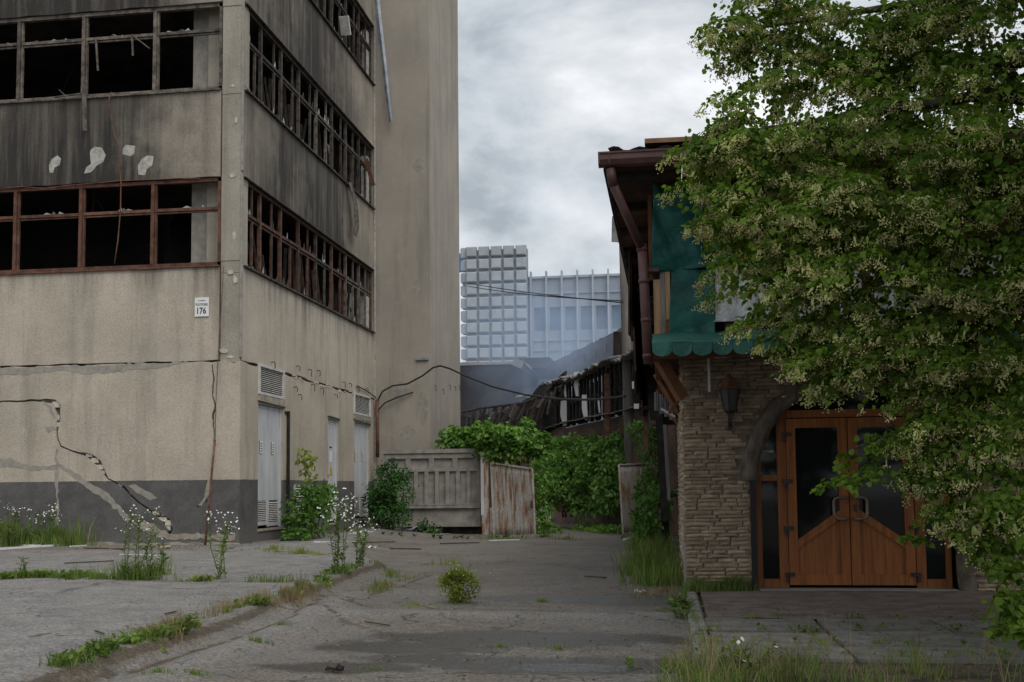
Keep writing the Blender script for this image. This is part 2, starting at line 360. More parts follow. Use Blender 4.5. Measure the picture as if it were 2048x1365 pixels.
def groundmat():
    m, t, b = newmat('worn_asphalt'); g = geo(t); pos = g.outputs['Position']
    wet = nd(t, 'ShaderNodeAttribute', attribute_name='wet').outputs['Fac']; dirt = nd(t, 'ShaderNodeAttribute', attribute_name='dirt').outputs['Fac']
    big = noi(t, pos, .45, 5, .6); mid = noi(t, pos, 2.2, 6, .65); sp = noi(t, pos, 30, 4, .75); vo = nd(t, 'ShaderNodeTexVoronoi', {'Vector': pos, 'Scale': 70.0}).outputs['Distance']
    c = mixc(t, mrange(t, mid, .35, .7), (.155, .149, .143), (.235, .226, .218))
    seam = nd(t, 'ShaderNodeAttribute', attribute_name='seam').outputs['Fac']; lip = nd(t, 'ShaderNodeAttribute', attribute_name='lip').outputs['Fac']
    dm = mth(t, 'MULTIPLY', dirt, mrange(t, mth(t, 'ADD', mth(t, 'MULTIPLY', mid, .6), mth(t, 'MULTIPLY', big, .4)), .36, .56), True)
    c = mixc(t, mth(t, 'MULTIPLY', dm, .85), c, mixc(t, mrange(t, mid, .35, .65), (.065, .050, .036), (.165, .138, .108)))
    wm = mth(t, 'MULTIPLY', mrange(t, mth(t, 'ADD', wet, mth(t, 'MULTIPLY', mth(t, 'SUBTRACT', mid, .5), 1.3)), .28, .58), 1.0, True)
    c = mixc(t, mth(t, 'MULTIPLY', wm, .80), c, (.034, .030, .024))
    c = mixc(t, mth(t, 'MULTIPLY', lip, mrange(t, mid, .3, .6, .25, .75)), c, (.22, .213, .203))
    sm_ = mrange(t, mth(t, 'ADD', seam, mth(t, 'MULTIPLY', mth(t, 'SUBTRACT', noi(t, pos, 7, 4, .6), .5), 1.1)), .35, .65)
    c = mixc(t, mth(t, 'MULTIPLY', sm_, .88), c, mixc(t, mid, (.045, .035, .024), (.105, .08, .055)))
    moss = mth(t, 'MULTIPLY', mrange(t, noi(t, pos, 1.1, 6, .7), .60, .72), mth(t, 'MULTIPLY', dirt, .5))
    c = mixc(t, moss, c, (.075, .085, .03))
    c = mixc(t, 1.0, c, ramp(t, sp, [(.30, .42), (.5, 1.0), (.70, 1.75)]), 'MULTIPLY')
    crack = nd(t, 'ShaderNodeTexVoronoi', {'Vector': nd(t, 'ShaderNodeVectorMath', {0: pos, 1: vmul(t, nd(t, 'ShaderNodeTexNoise', {'Vector': pos, 'Scale': 1.5}).outputs['Color'], (.9, .9, 0))}, operation='ADD').outputs[0], 'Scale': .42}, feature='DISTANCE_TO_EDGE').outputs['Distance']
    ck = mth(t, 'MULTIPLY', mrange(t, crack, .002, .008, .7, 0), mrange(t, big, .46, .58))
    crack2 = nd(t, 'ShaderNodeTexVoronoi', {'Vector': nd(t, 'ShaderNodeVectorMath', {0: pos, 1: vmul(t, nd(t, 'ShaderNodeTexNoise', {'Vector': pos, 'Scale': 3.5, 'Detail': 4.0}).outputs['Color'], (.45, .45, 0))}, operation='ADD').outputs[0], 'Scale': 1.15}, feature='DISTANCE_TO_EDGE').outputs['Distance']
    ck2 = mth(t, 'MULTIPLY', mrange(t, crack2, .006, .020, .75, 0), mrange(t, noi(t, pos, .8, 4), .52, .60))
    ck = mth(t, 'MAXIMUM', ck, ck2)
    c = mixc(t, ck, c, (.035, .03, .024))
    t.links.new(c, b.inputs['Base Color'])
    t.links.new(mrange(t, wm, 0, 1, .9, .42), b.inputs['Roughness'])
    h = mth(t, 'SUBTRACT', mth(t, 'ADD', mth(t, 'MULTIPLY', vo, .5), mth(t, 'MULTIPLY', sp, .5)), ck)
    bump(t, b, h, .6, .012); return m
M['ground'] = groundmat()
def watermat():
    m, t, b = newmat('puddle_water'); b.inputs['Base Color'].default_value = (.02, .018, .014, 1); b.inputs['Roughness'].default_value = .03
    b.inputs['IOR'].default_value = 1.33; b.inputs['Specular IOR Level'].default_value = .5
    bump(t, b, noi(t, vmul(t, geo(t).outputs['Position'], (1, 3, 1)), 9, 3), .5, .02); return m
M['water'] = watermat()
# ------------------------------------------------------------------ ground
EDGE = [P(x, y, Z=0.0).xy for x, y in ((-60, 1440), (100, 1372), (250, 1322), (420, 1266), (560, 1213), (650, 1175), (762, 1134))]
EDGE += [Vector((-8.0, 27)), Vector((-8.9, 33)), Vector((-9.6, 39))]
def edge_dist(p):
    best = 1e9; sg = 1
    for a, b in zip(EDGE[:-1], EDGE[1:]):
        d = b-a; t = max(0, min(1, (p-a).dot(d)/d.length_squared)); q = a+d*t; L = (p-q).length
        if L < best: best = L; sg = 1 if d.x*(p.y-a.y)-d.y*(p.x-a.x) > 0 else -1
    return best*sg                        # positive on the raised (left) side
PUD = P(1148, 1338, Z=-.12).xy
def sstep(a, b, x):
    t = max(0, min(1, (x-a)/(b-a))); return t*t*(3-2*t)
def ground_z(x, y):
    p = Vector((x, y)); z = -.08-.09*sstep(22, 38, y)
    n = mnoise.noise((x*.35, y*.35, 0))*.030+mnoise.noise((x*1.1, y*1.1, 5))*.012
    if y < 45 and x < 3:
        d = edge_dist(p); wd = .32 if y < 20 else .32+(y-20)*.12
        up = sstep(-wd, wd*.35, d); z += (.16+.03*sstep(14, 26, y)+.09*sstep(22, 38, y))*up
        # the old asphalt lip along the broken slab edge and the patched trench across the drive
        z += .07*math.exp(-((d+.55)/.24)**2)*(1-sstep(14, 17, y))
    yt = 13.1+.05*(x+3)
    z += .045*math.exp(-((y-yt)/.35)**2)*sstep(-5.2, -4.2, x)*(x < .4)
    z += n
    e = ((x-PUD.x)/.80)**2+((y-PUD.y)/.30)**2
    z = z*(1-math.exp(-e*.6))+(-.135+.02*min(e, 2.5))*math.exp(-e*.6)
    return z
def axis(fine0, fine1, step, far, mid=()):
    a = list(np.arange(fine0, fine1, step)); lo = [fine0-k for k in (1, 3, 6, 12, 25, 60, 120)]; hi = [fine1+k for k in (.3, 1, 3, 8, 18, 40, 80, 130)]
    return sorted([max(v, -far) for v in lo])+a+[min(v, far) for v in hi]
gx = axis(-18, 6, .08, 300); gy = axis(20, 41, .13, 300)[7:]+list(np.arange(6.5, 20, .06))+[6.5-k for k in (1, 3, 6, 12, 25, 60, 120)]
gy = sorted(set(gy)); gx = sorted(set(gx))
WETS = [(P(1190, 1200, Z=-.1).xy, 2.0, .50), (P(1060, 1283, Z=-.1).xy, 1.9, .62), (P(800, 1300, Z=-.1).xy, 1.0, .5), (P(1130, 1335, Z=-.1).xy, 1.5, .5), (P(690, 1342, Z=-.1).xy, .8, .3), (P(1300, 1205, Z=-.1).xy, 1.0, .6), (P(880, 1325, Z=-.1).xy, .9, .35)]
V = []; wet = []; dirt = []; seam = []; lip = []
SEAMS = [[(-90, 1168), (60, 1160), (250, 1163), (420, 1166), (640, 1166)], [(640, 1180), (700, 1205), (745, 1215), (900, 1213), (1080, 1217), (1250, 1228), (1375, 1242)], [(740, 1192), (820, 1165), (862, 1150), (930, 1152)], [(300, 1178), (420, 1180), (520, 1178)], [(560, 1230), (650, 1225), (760, 1262), (900, 1266), (1010, 1262)], [(120, 1395), (330, 1330), (500, 1270), (590, 1235), (650, 1195)]]
SEAMS = [[P(x, y, Z=(.05 if k in (0, 3) else -.06)).xy for x, y in s] for k, s in enumerate(SEAMS)]
def seg_dist(p, line):
    best = 9
    for a, b in zip(line[:-1], line[1:]):
        d = b-a; t = max(0, min(1, (p-a).dot(d)/d.length_squared)); best = min(best, (p-a-d*t).length)
    return best
for y in gy:
    for x in gx:
        fine = -18 <= x <= 6 and 6.5 <= y <= 41
        z = ground_z(x, y) if fine else (ground_z(max(-18, min(6, x)), max(6.5, min(41, y))))
        V.append((x, y, z))
        w = 0; dd = 0; sv_ = 0; lp = 0
        if fine:
            for c, rx, ry in WETS: w = max(w, math.exp(-(((x-c.x)/rx)**2+((y-c.y)/ry)**2)))
            d = edge_dist(Vector((x, y))) if x < 1 else -2
            dd = .9 if d < -.2 else .12
            dd = max(dd, math.exp(-((d+.05)/.22)**2))
            if y > 23.5 and x < -10: dd = .8
            lp = math.exp(-((d+.5)/.26)**2)*(1-sstep(14, 17, y))*.9; yt = 13.1+.05*(x+3); lp = max(lp, .8*math.exp(-((y-yt)/.42)**2)*sstep(-5.2, -4.2, x))
            if y < 21:
                pv = Vector((x+.05*mnoise.noise((x*2.3, y*2.3, 1)), y+.07*mnoise.noise((x*2.3, y*2.3, 7)))); sd_ = min(seg_dist(pv, s) for s in SEAMS); sd_ = min(sd_, abs(d+.02)*.55); sv_ = .9*math.exp(-(sd_/.045)**2)
        else: dd = .9
        wet.append(w); dirt.append(dd); seam.append(sv_); lip.append(lp)
nx = len(gx); F = [(j*nx+i, j*nx+i+1, (j+1)*nx+i+1, (j+1)*nx+i) for j in range(len(gy)-1) for i in range(nx-1)]
gr = np_mesh('ground', V, F, M['ground'], None, 'structure', (0, 0, 0), True)
for nm, vals in (('wet', wet), ('dirt', dirt), ('seam', seam), ('lip', lip)):
    at = gr.data.attributes.new(nm, 'FLOAT', 'POINT'); at.data.foreach_set('value', np.array(vals, dtype=np.float32))
# puddle: a level sheet that the dip in the asphalt trims to a shoreline
m = MB(); ring = [(PUD.x+1.4*math.cos(a)*(1+.12*math.sin(3*a)), PUD.y+.52*math.sin(a), -.112) for a in np.linspace(0, 2*math.pi, 40, endpoint=False)]
m.add(ring, [tuple(range(40))]); pw = m.build('puddle_water', M['water'], None, 'structure')

# ------------------------------------------------------------------ restaurant forecourt: kerb and paving
fp = thing('forecourt_paving', (3, 12.5, -.1), 'worn concrete slab paving in front of the arched wooden door', 'paving'); 
del fp['category']; del fp['label']; fp['kind'] = 'structure'
KX = .16
rows = [P(1500, yy, Z=.0).y for yy in (1316, 1291, 1263, 1238)]
rows = sorted(rows)
sub = quick('bedding', M['soil'], fp, [((KX+.2, 7.2, -.25), (9, 15.52, -.030))])
ncol = 6; xw = 1.17
for j in range(len(rows)-1):
    off = 0 if j % 2 == 0 else 0
    for i in range(ncol):
        x0 = KX+.19+i*xw+random.uniform(-.008, .008); x1 = x0+xw-.03-random.uniform(0, .015)
        y0, y1 = rows[j]+.012, rows[j+1]-.012; dz = random.uniform(-.012, .010); tl = random.uniform(-.008, .008)
        mb = MB(); n = 5; pts = []
        for (ax, ay), (bx, by) in (((x0, y0), (x1, y0)), ((x1, y0), (x1, y1)), ((x1, y1), (x0, y1)), ((x0, y1), (x0, y0))):
            for k in range(n):
                t = k/n; pts.append((ax+(bx-ax)*t+random.uniform(-.008, .008), ay+(by-ay)*t+random.uniform(-.008, .008)))
        mb.prism(pts, lambda u, v, w: Vector((u, v, dz+tl*(u-x0)-w)), .08)
        mb.build('paving_slab', M['slab'], fp)
# reddish worn screed between slabs and threshold
g = MB(); nxs, nys = 60, 16; vs_ = []; fs_ = []
for j in range(nys+1):
    for i in range(nxs+1):
        x = KX+.21+(8.8-KX)*i/nxs; y = rows[-1]+(15.5-rows[-1])*j/nys
        vs_.append((x, y, .004+mnoise.noise((x*1.7, y*2.2, 3))*.014))
for j in range(nys):
    for i in range(nxs): fs_.append((j*(nxs+1)+i, j*(nxs+1)+i+1, (j+1)*(nxs+1)+i+1, (j+1)*(nxs+1)+i))
g.add(vs_, fs_); g.build('screed', M['redpave'], fp, smooth=True)
kb = thing('kerb', (KX, 12, -.1), '', ''); del kb['label']; del kb['category']; kb['kind'] = 'structure'
y = 9.1
while y < 17.5:
    L = random.uniform(.92, 1.0); tx = random.uniform(-.025, .025); tz = random.uniform(-.02, .02)
    mb = MB(); pr = [(-.085, -.3), (.085, -.3), (.085, .035), (.06, .055), (-.06, .055), (-.085, .03)]
    mb.prism(pr, lambda u, v, w, y=y, tx=tx, tz=tz: Vector((KX+.085+u+tx*w, y+w, v+tz*w-.045)), L-.02)
    mb.build('kerb_stone', M['kerb'], kb); y += L

# ------------------------------------------------------------------ the burnt factory building
XC, YC = -10.55, 26.02; XL = -25.0; YE = 38.55
fb = thing('factory_building', (XC, YC, .1), 'tall burnt-out beige factory block with soot-stained walls and empty ribbon windows', 'building')
FR = lambda u, v, w: Vector((u, YC+w, v))                  # front wall: u = X, v = Z
SD = lambda u, v, w: Vector((XC-w, u, v))                  # side wall: u = Y, v = Z
def fpx(x, y): p = P(x, y, Y=YC); return (p.x, p.z)
def spx(x, y): p = P(x, y, X=XC); return (p.y, p.z)
def crack(pts, closed_w=None):
    """px polyline with half widths -> thin polygon on the front wall"""
    up = []; dn = []
    for i, (x, y, w) in enumerate(pts):
        a = pts[max(0, i-1)]; b = pts[min(len(pts)-1, i+1)]; dx, dy = b[0]-a[0], b[1]-a[1]; L = math.hypot(dx, dy)
        nx_, ny_ = -dy/L, dx/L; j = random.uniform(.75, 1.3)
        up.append(fpx(x+nx_*w*j, y+ny_*w*j)); dn.append(fpx(x-nx_*w, y-ny_*w))
    return up+dn[::-1]
def dense(pts, amp=1.6):
    out = []
    for a, b in zip(pts[:-1], pts[1:]):
        n = max(1, int(math.hypot(b[0]-a[0], b[1]-a[1])/7))
        for k in range(n):
            t = k/n; j = 0 if k == 0 else random.uniform(-amp, amp)
            out.append((a[0]+(b[0]-a[0])*t+j, a[1]+(b[1]-a[1])*t+j*.8, a[2]+(b[2]-a[2])*t))
    return out+[pts[-1]]
c1 = [(-70, 805, 1.4), (0, 804, 1.4), (40, 803, 1.8), (85, 801, 2.4), (108, 804, 5), (116, 812, 6), (117, 830, 4), (115, 855, 2.2), (116, 880, 1.6), (122, 893, 1.8), (140, 901, 1.5), (160, 907, 2), (182, 914, 6), (196, 926, 7), (206, 942, 4), (216, 958, 1.5), (232, 966, 1.6), (248, 975, 2.4), (262, 991, 2.6), (276, 1004, 1.8), (296, 1018, 2.6), (318, 1030, 6), (334, 1044, 8), (341, 1060, 5), (340, 1078, 1.2)]
c2 = [(424, 730, 1.2), (428, 760, 1.6), (425, 790, 1.4), (431, 812, 1.6), (426, 836, 2.4), (428, 860, 1.2), (427, 885, .8)]
c3 = [(414, 1000, 1.2), (404, 1009, 1.8), (394, 1014, 1)]
top = [(XL, 4.66)]+[(x, 4.655+random.uniform(-.035, .02)) for x in np.linspace(XL+.6, -11.0, 46)]+[(-10.72, 4.60), (XC, 4.66)]
fw = MB().prism([(XL, -.4), (XC, -.4)]+top[::-1], FR, .12, [crack(dense(c1)), crack(dense(c2, 1.0)), crack(c3)])
fw.build('front_ground_wall', M['stucco'], fb)
bk = MB().box((XL, YC+.14, -.4), (XC-.02, YC+.34, 4.6)); uvwall(bk.build('masonry_core', M['palemasonry'], fb), (1, 0, 0))
for bx, by, bw, bh in ((110, 810, 15, 10), (123, 806, 8, 9), (114, 835, 9, 9), (115, 850, 8, 8), (176, 911, 12, 6), (190, 908, 14, 6), (187, 921, 15, 9), (200, 934, 16, 8), (200, 944, 16, 7), (240, 972, 10, 6), (262, 985, 8, 6), (312, 1028, 14, 8), (328, 1028, 12, 8), (322, 1040, 18, 8), (338, 1046, 14, 9), (334, 1058, 12, 8)):
    x, z = fpx(bx+random.uniform(-1.5, 1.5), by+random.uniform(-1, 1)); w, h = bw*.0122*random.uniform(.9, 1.3), bh*.0122*random.uniform(.9, 1.25)
    quick('brick', M['palebrick'], fb, [((x-w/2, YC+.02+random.uniform(0, .03), z-h/2), (x+w/2, YC+.14, z+h/2))])
def patch(name, mat, px, proud=.006, jit=2.6):
    pts = []
    for a, b in zip(px, px[1:]+px[:1]):
        n = max(1, int(math.hypot(b[0]-a[0], b[1]-a[1])/8))
        for k in range(n):
            t = k/n; pts.append(fpx(a[0]+(b[0]-a[0])*t+random.uniform(-jit, jit), a[1]+(b[1]-a[1])*t+random.uniform(-jit, jit)))
    return MB().prism(pts, lambda u, v, w: Vector((u, YC-proud+w, v)), proud+.01).build(name, mat, fb)
patch('cement_patch', M['cement'], [(-60, 737), (60, 735), (180, 731), (300, 726), (380, 723), (330, 735), (255, 742), (180, 748), (110, 742), (40, 750), (-60, 752)])
patch('cement_patch', M['cement'], [(-60, 921), (20, 916), (40, 926), (80, 933), (113, 931), (113, 938), (60, 941), (30, 934), (-60, 932)], .005)
patch('cement_patch', M['cement'], [(118, 926), (150, 944), (180, 966), (215, 988), (240, 1012), (260, 1037), (257, 1045), (235, 1022), (208, 998), (173, 975), (144, 951), (117, 935)], .007)
patch('cement_patch', M['cement'], [(85, 803), (104, 812), (111, 830), (108, 838), (100, 825)], .005)
patch('cement_patch', M['cement'], [(90, 852), (108, 850), (112, 860), (96, 866)], .005)
patch('cement_patch', M['cement'], [(258, 970), (270, 968), (300, 987), (314, 998), (300, 999), (274, 986)], .005)
patch('cement_patch', M['cement'], [(110, 890), (116, 900), (115, 960), (118, 1050), (112, 1050), (112, 960)], .004)
patch('cement_patch', M['footing'], [(262, 1042), (300, 1046), (338, 1068), (420, 1066), (470, 1070), (472, 1082), (410, 1078), (345, 1080), (300, 1070)], .01)
patch('footing_patch', M['footing'], [(416, 962), (423, 958), (418, 990), (404, 1012), (396, 1012), (408, 995)], .006, .8)
for px in ([(98, 330), (104, 318), (114, 312), (122, 318), (120, 330), (110, 335), (106, 345), (99, 346)],
           [(180, 300), (190, 295), (204, 296), (211, 310), (206, 325), (192, 332), (182, 346), (168, 347), (172, 336), (182, 328)],
           [(246, 299), (252, 291), (270, 293), (269, 308), (262, 312), (246, 309)],
           [(284, 318), (294, 311), (307, 313), (304, 332), (294, 340), (290, 351), (278, 349), (276, 332)]):
    patch('bare_plaster_patch', M['lime'], px, .005, 1.0)
# footing strip along the base
ft = MB().prism([(XL, -.35), (XC+.06, -.35), (XC+.06, .10)]+[(x, .155+random.uniform(-.03, .03)) for x in np.linspace(XC, XL+1, 60)]+[(XL, .16)], lambda u, v, w: Vector((u, YC-.085+w, v)), .085)
ft.build('footing', M['footing'], fb)
# upper panels on the front, corner column, side panels
ZS = [(4.70, 7.06), (9.38, 11.60), (13.93, 16.22), (18.48, 20.6)]
COLX = -11.10
for i, (z0, z1) in enumerate(ZS):
    low = [(x, z0-.02+random.uniform(0, .03)) for x in np.linspace(XL, COLX-.03, 40)]
    pts = low+[(COLX-.02, z1), (XL, z1)]
    MB().prism(pts, FR, .28).build('front_spandrel', M['stucco'], fb)
    lowy = [(y, z0+random.uniform(-.02, .03)) for y in np.linspace(YC+.10, YE, 30)]
    MB().prism(lowy+[(YE, z1), (YC+.10, z1)], SD, .28).build('side_spandrel', M['stucco'], fb)
col = MB(); zz = [4.62, 4.75, 6.9, 7.2, 9.2, 9.4, 11.5, 11.75, 13.8, 14, 18, 20.6]
for a, b in zip(zz[:-1], zz[1:]):
    j = random.uniform(-.012, .012); col.box((COLX+.01, YC+.02+j, a), (XC-.025+j, YC+.5, b))
col.build('corner_column', M['column'], fb)
quick('corner_strip', M['cement'], fb, [((XC-.03, YC+.0, 4.75), (XC+.02, YC+.07, 9.4)), ((XC-.03, YC+.005, 9.5), (XC+.018, YC+.07, 20.6))])
for (x, y, w, h) in ((447, 702, 20, 13), (460, 714, 16, 8), (450, 722, 14, 6), (464, 352, 16, 10), (466, 172, 12, 9), (460, 545, 16, 12), (468, 733, 16, 6), (470, 560, 9, 20), (472, 240, 7, 16), (468, 470, 8, 22)):
    c = fpx(x, y); w *= .0122; h *= .0122; pts = [(c[0]+w/2*math.cos(t)*random.uniform(.6, 1.1), c[1]+h/2*math.sin(t)*random.uniform(.6, 1.1)) for t in np.linspace(0, 6.283, 11)[:-1]]
    MB().prism(pts, lambda u, v, w_: Vector((u, YC+.005+w_, v)), .03).build('broken_plaster', M['palebrick'], fb)
# side ground wall with three doorways and three vents
DZ0, DZ1 = .44, 3.74
doors = [(27.25, 29.12, DZ0, DZ1), (33.12, 34.22, DZ0-.05, DZ1-.03), (36.02, 37.95, DZ0, DZ1+.02)]
vents = [(27.22, 29.08, 3.93, 4.72), (35.92, 37.95, 3.98, 4.70)]
holes = [rect(d[0], d[2], d[1], d[3]) for d in doors]+[rect(v[0]+.06, v[2]+.06, v[1]-.06, v[3]-.05) for v in vents]
tp = [(y, 4.64+random.uniform(-.03, .015)) for y in np.linspace(YE, YC, 40)]
tp[-1] = (YC, 4.66)
tp[-1] = (YC+.122, 4.66)
MB().prism([(YC+.122, -.5), (YE, -.5)]+tp, SD, .3, holes).build('side_ground_wall', M['stucco'], fb)
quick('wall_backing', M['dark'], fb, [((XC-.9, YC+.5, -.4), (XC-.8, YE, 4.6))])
for v in vents:
    vf = quick('vent_frame', M['slat'], fb, bars=[((XC+.012, v[0], v[2]+.03), (XC+.012, v[1], v[2]+.03), .07, .07), ((XC+.012, v[0], v[3]-.03), (XC+.012, v[1], v[3]-.03), .07, .07),
               ((XC+.014, v[0]+.03, v[2]), (XC+.014, v[0]+.03, v[3]), .07, .07), ((XC+.014, v[1]-.03, v[2]), (XC+.014, v[1]-.03, v[3]), .07, .07)])
    for k in range(13):
        z = v[2]+.08+k*(v[3]-v[2]-.14)/12.6
        m_ = Matrix.Translation((XC-.02, 0, z)) @ Matrix.Rotation(R(35), 4, 'Y')
        MB().box((-.03, v[0]+.06, -.005), (.03, v[1]-.06, .005), m_).build('louvre_slat', M['slat'], vf)
    quick('vent_sill', M['footing'], fb, [((XC-.02, v[0]-.03, v[2]-.17), (XC+.05, v[1]+.05, v[2]-.02))])
def leafdoor(y0, y1, z0, z1, n, tilt, louvre=True, label=None):
    xr = XC-.11
    fr = quick('door_frame', M['whitepaint'], fb, bars=[((xr+.03, y0+.03, z0), (xr+.03, y0+.03, z1), .06, .1), ((xr+.03, y1-.03, z0), (xr+.03, y1-.03, z1), .06, .1), ((xr+.03, y0, z1-.03), (xr+.03, y1, z1-.03), .1, .06)])
    w = (y1-y0-.14)/n
    for k in range(n):
        a = y0+.07+k*w; zb = z0+(.02 if k else .06); m = MB(); lz = z0+.72
        if louvre:
            m.box((xr-.02, a+.01, lz), (xr+.02, a+w-.015, z1-.07))
            m.bar((xr, a+.045, zb), (xr, a+.045, lz), .07, .045); m.bar((xr, a+w-.05, zb), (xr, a+w-.05, lz), .07, .045)
            m.box((xr-.022, a+.01, zb), (xr+.022, a+w-.015, zb+.12))
        else: m.box((xr-.02, a+.01, zb), (xr+.02, a+w-.015, z1-.07))
        lf = m.build('door_leaf', M['whitepaint'], fb)
        quick('door_edge', M['whitepaint'], lf, [((xr+.021, a+.012, z0+.75), (xr+.028, a+.05, z1-.08)), ((xr+.021, a+w-.055, z0+.75), (xr+.028, a+w-.018, z1-.08)), ((xr+.021, a+.05, z1-.14), (xr+.028, a+w-.055, z1-.08))])
        if louvre:
            for q in range(11):
                z = zb+.16+q*.048
                m_ = Matrix.Translation((xr, 0, z)) @ Matrix.Rotation(R(35), 4, 'Y')
                MB().box((-.024, a+.07, -.004), (.024, a+w-.08, .004), m_).build('louvre_slat', M['slat'], lf)
            quick('rust_edge', M['rust'], lf, [((xr+.023, a+.015, zb), (xr+.027, a+w-.02, zb+.018))])
        for hz in (z0+.35, z1-.55):
            yy = a+.02 if k == 0 else a+w-.02
            MB().tube([(xr+.04, yy, hz), (xr+.04, yy, hz+.22)], .022, 6).build('hinge', M['slat'], lf)
        py = a+w*.38; pz = z0+1.98
        if n == 2:
            quick('warning_plate', M['plate'], lf, [((xr+.025, py-.07, pz-.02), (xr+.035, py+.12, pz+.30))])
            quick('plate_border', M['rust'], lf, [((xr+.024, py-.10, pz-.03), (xr+.03, py-.072, pz+.31))])
            for q in range(4): quick('stencilled_line', M['ink'], lf, [((xr+.036, py-.04, pz+.03+q*.065), (xr+.038, py+.09, pz+.052+q*.065))])
        else:
            for q, (s, zz0, mm) in enumerate(((.16, 2.35, 'ink'), (.22, 1.90, 'plate'), (.13, 1.10, 'ink'), (.2, .88, 'ink'), (.2, .80, 'ink'), (.2, .72, 'ink'), (.2, .64, 'ink'))):
                h = {0: .05, 1: .34, 2: .09}.get(q, .035)
                quick('stencilled_mark' if mm == 'ink' else 'warning_plate', M[mm], lf, [((xr+.024, a+w*.5-s*.6, z0+zz0), (xr+.030, a+w*.5+s*.6, z0+zz0+h))])
            tri = [(a+w*.5-.17, z0+1.50), (a+w*.5+.17, z0+1.50), (a+w*.5, z0+1.86)]
            MB().prism(tri, lambda u, v, q: Vector((xr+.032-q, u, v)), .01).build('warning_triangle', M['yellow'], lf)
            bolt = [(a+w*.5-.01, z0+1.55), (a+w*.5+.05, z0+1.66), (a+w*.5+.0, z0+1.66), (a+w*.5+.03, z0+1.76), (a+w*.5-.05, z0+1.64), (a+w*.5+.0, z0+1.64)]
            MB().prism(bolt, lambda u, v, q: Vector((xr+.036-q, u, v)), .003).build('bolt_symbol', M['ink'], lf)
            MB().tube([(xr+.05, a+.08, z0+1.35+.09*math.cos(t)) if False else (xr+.05, a+.09+.06*math.sin(t), z0+1.45+.07*math.cos(t)) for t in np.linspace(0, 6.28, 13)], .012, 5).build('padlock_chain', M['rust'], lf)
    quick('door_sill', M['footing'], fb, [((XC-.25, y0-.02, z0-.07), (XC+.025, y1+.02, z0))])
    quick('door_hood', M['footing'], fb, bars=[((XC+.03, y0-.05, z1+.03), (XC+.03, y1+.12, z1-.01), .06, .03)])
leafdoor(*doors[0], 2, 0); leafdoor(*doors[1], 1, 0, False); leafdoor(*doors[2], 2, 0)
quick('door_upright', M['charblack'], fb, bars=[((XC+.02, 29.42, .35), (XC+.02, 29.42, 3.62), .10, .09), ((XC+.02, 29.2, 3.58), (XC+.02, 29.46, 3.58), .05, .05)])  # black bar stands in for the dark gap beside the first double door
sv = quick('low_vent', M['slat'], fb, bars=[((XC+.012, 30.0, .75), (XC+.012, 31.6, .75), .06, .06), ((XC+.012, 30.0, 1.55), (XC+.012, 31.6, 1.55), .06, .06), ((XC+.012, 30.0, .75), (XC+.012, 30.0, 1.55), .06, .06), ((XC+.012, 31.6, .75), (XC+.012, 31.6, 1.55), .06, .06)])
for k in range(10):
    MB().box((-.03, 30.03, -.005), (.03, 31.57, .005), Matrix.Translation((XC+.02, 0, .82+k*.072)) @ Matrix.Rotation(R(35), 4, 'Y')).build('louvre_slat', M['slat'], sv)
# rusty hooks and torn brackets under the side panel
for px, py in ((542, 725), (592, 733), (616, 740), (633, 742), (684, 765), (697, 768), (712, 775), (730, 778), (596, 790), (622, 770), (640, 778), (668, 790), (587, 775)):
    y_, z_ = spx(px, py); h = random.uniform(.10, .22)
    MB().tube([(XC, y_, z_), (XC+.09, y_, z_+.01), (XC+.10, y_+.05, z_-.03), (XC+.09, y_+.06, z_-h)], .013, 5).build('rusty_hook', M['stick'], fb)
lg = MB()
for k in range(26):
    y_ = random.uniform(29.6, 37.5); z_ = 4.66+random.uniform(-.06, .03); w = random.uniform(.08, .35); h = random.uniform(.02, .07)
    lg.prism([(y_+w*math.cos(t)*random.uniform(.5, 1), z_+h*math.sin(t)*random.uniform(.5, 1)) for t in np.linspace(0, 6.283, 9)[:-1]], lambda u, v, q_: Vector((XC+.012-q_, u, v)), .02)
lg.build('broken_joint_mortar', M['palebrick'], fb, kind='stuff')
# interiors: floors, partitions, ceilings, inner columns
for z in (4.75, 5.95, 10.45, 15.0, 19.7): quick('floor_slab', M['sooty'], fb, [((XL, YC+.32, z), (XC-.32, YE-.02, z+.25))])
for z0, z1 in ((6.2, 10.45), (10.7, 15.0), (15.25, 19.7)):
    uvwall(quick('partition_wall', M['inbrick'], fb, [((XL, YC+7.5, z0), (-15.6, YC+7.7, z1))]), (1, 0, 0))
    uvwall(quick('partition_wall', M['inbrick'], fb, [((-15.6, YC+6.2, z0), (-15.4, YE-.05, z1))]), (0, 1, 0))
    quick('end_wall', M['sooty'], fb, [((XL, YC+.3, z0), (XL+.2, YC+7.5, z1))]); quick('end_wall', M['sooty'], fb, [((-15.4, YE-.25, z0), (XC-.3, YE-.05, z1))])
    xa = P(388, 450, Y=YC+.9).x; xb = P(424, 450, Y=YC+.9).x; xd = P(444, 450, Y=YC+.9).x
    quick('inner_column', M['cement'], fb, [((xa, YC+.75, z0), (xb, YC+1.2, z1))])
    quick('inner_return', M['column'], fb, [((xb+.01, YC+.55, z0), (xd+.25, YC+.7, z1))])
    for k in range(6):      # hanging burnt laths and beams below the ceiling
        x = random.uniform(-18, -12); y = YC+random.uniform(.8, 4)
        quick('fallen_lath', M['charblack'], fb, bars=[((x, y, z1), (x+random.uniform(-.8, .8), y+random.uniform(-.3, .3), z1-random.uniform(.5, 1.8)), .06, .04)])
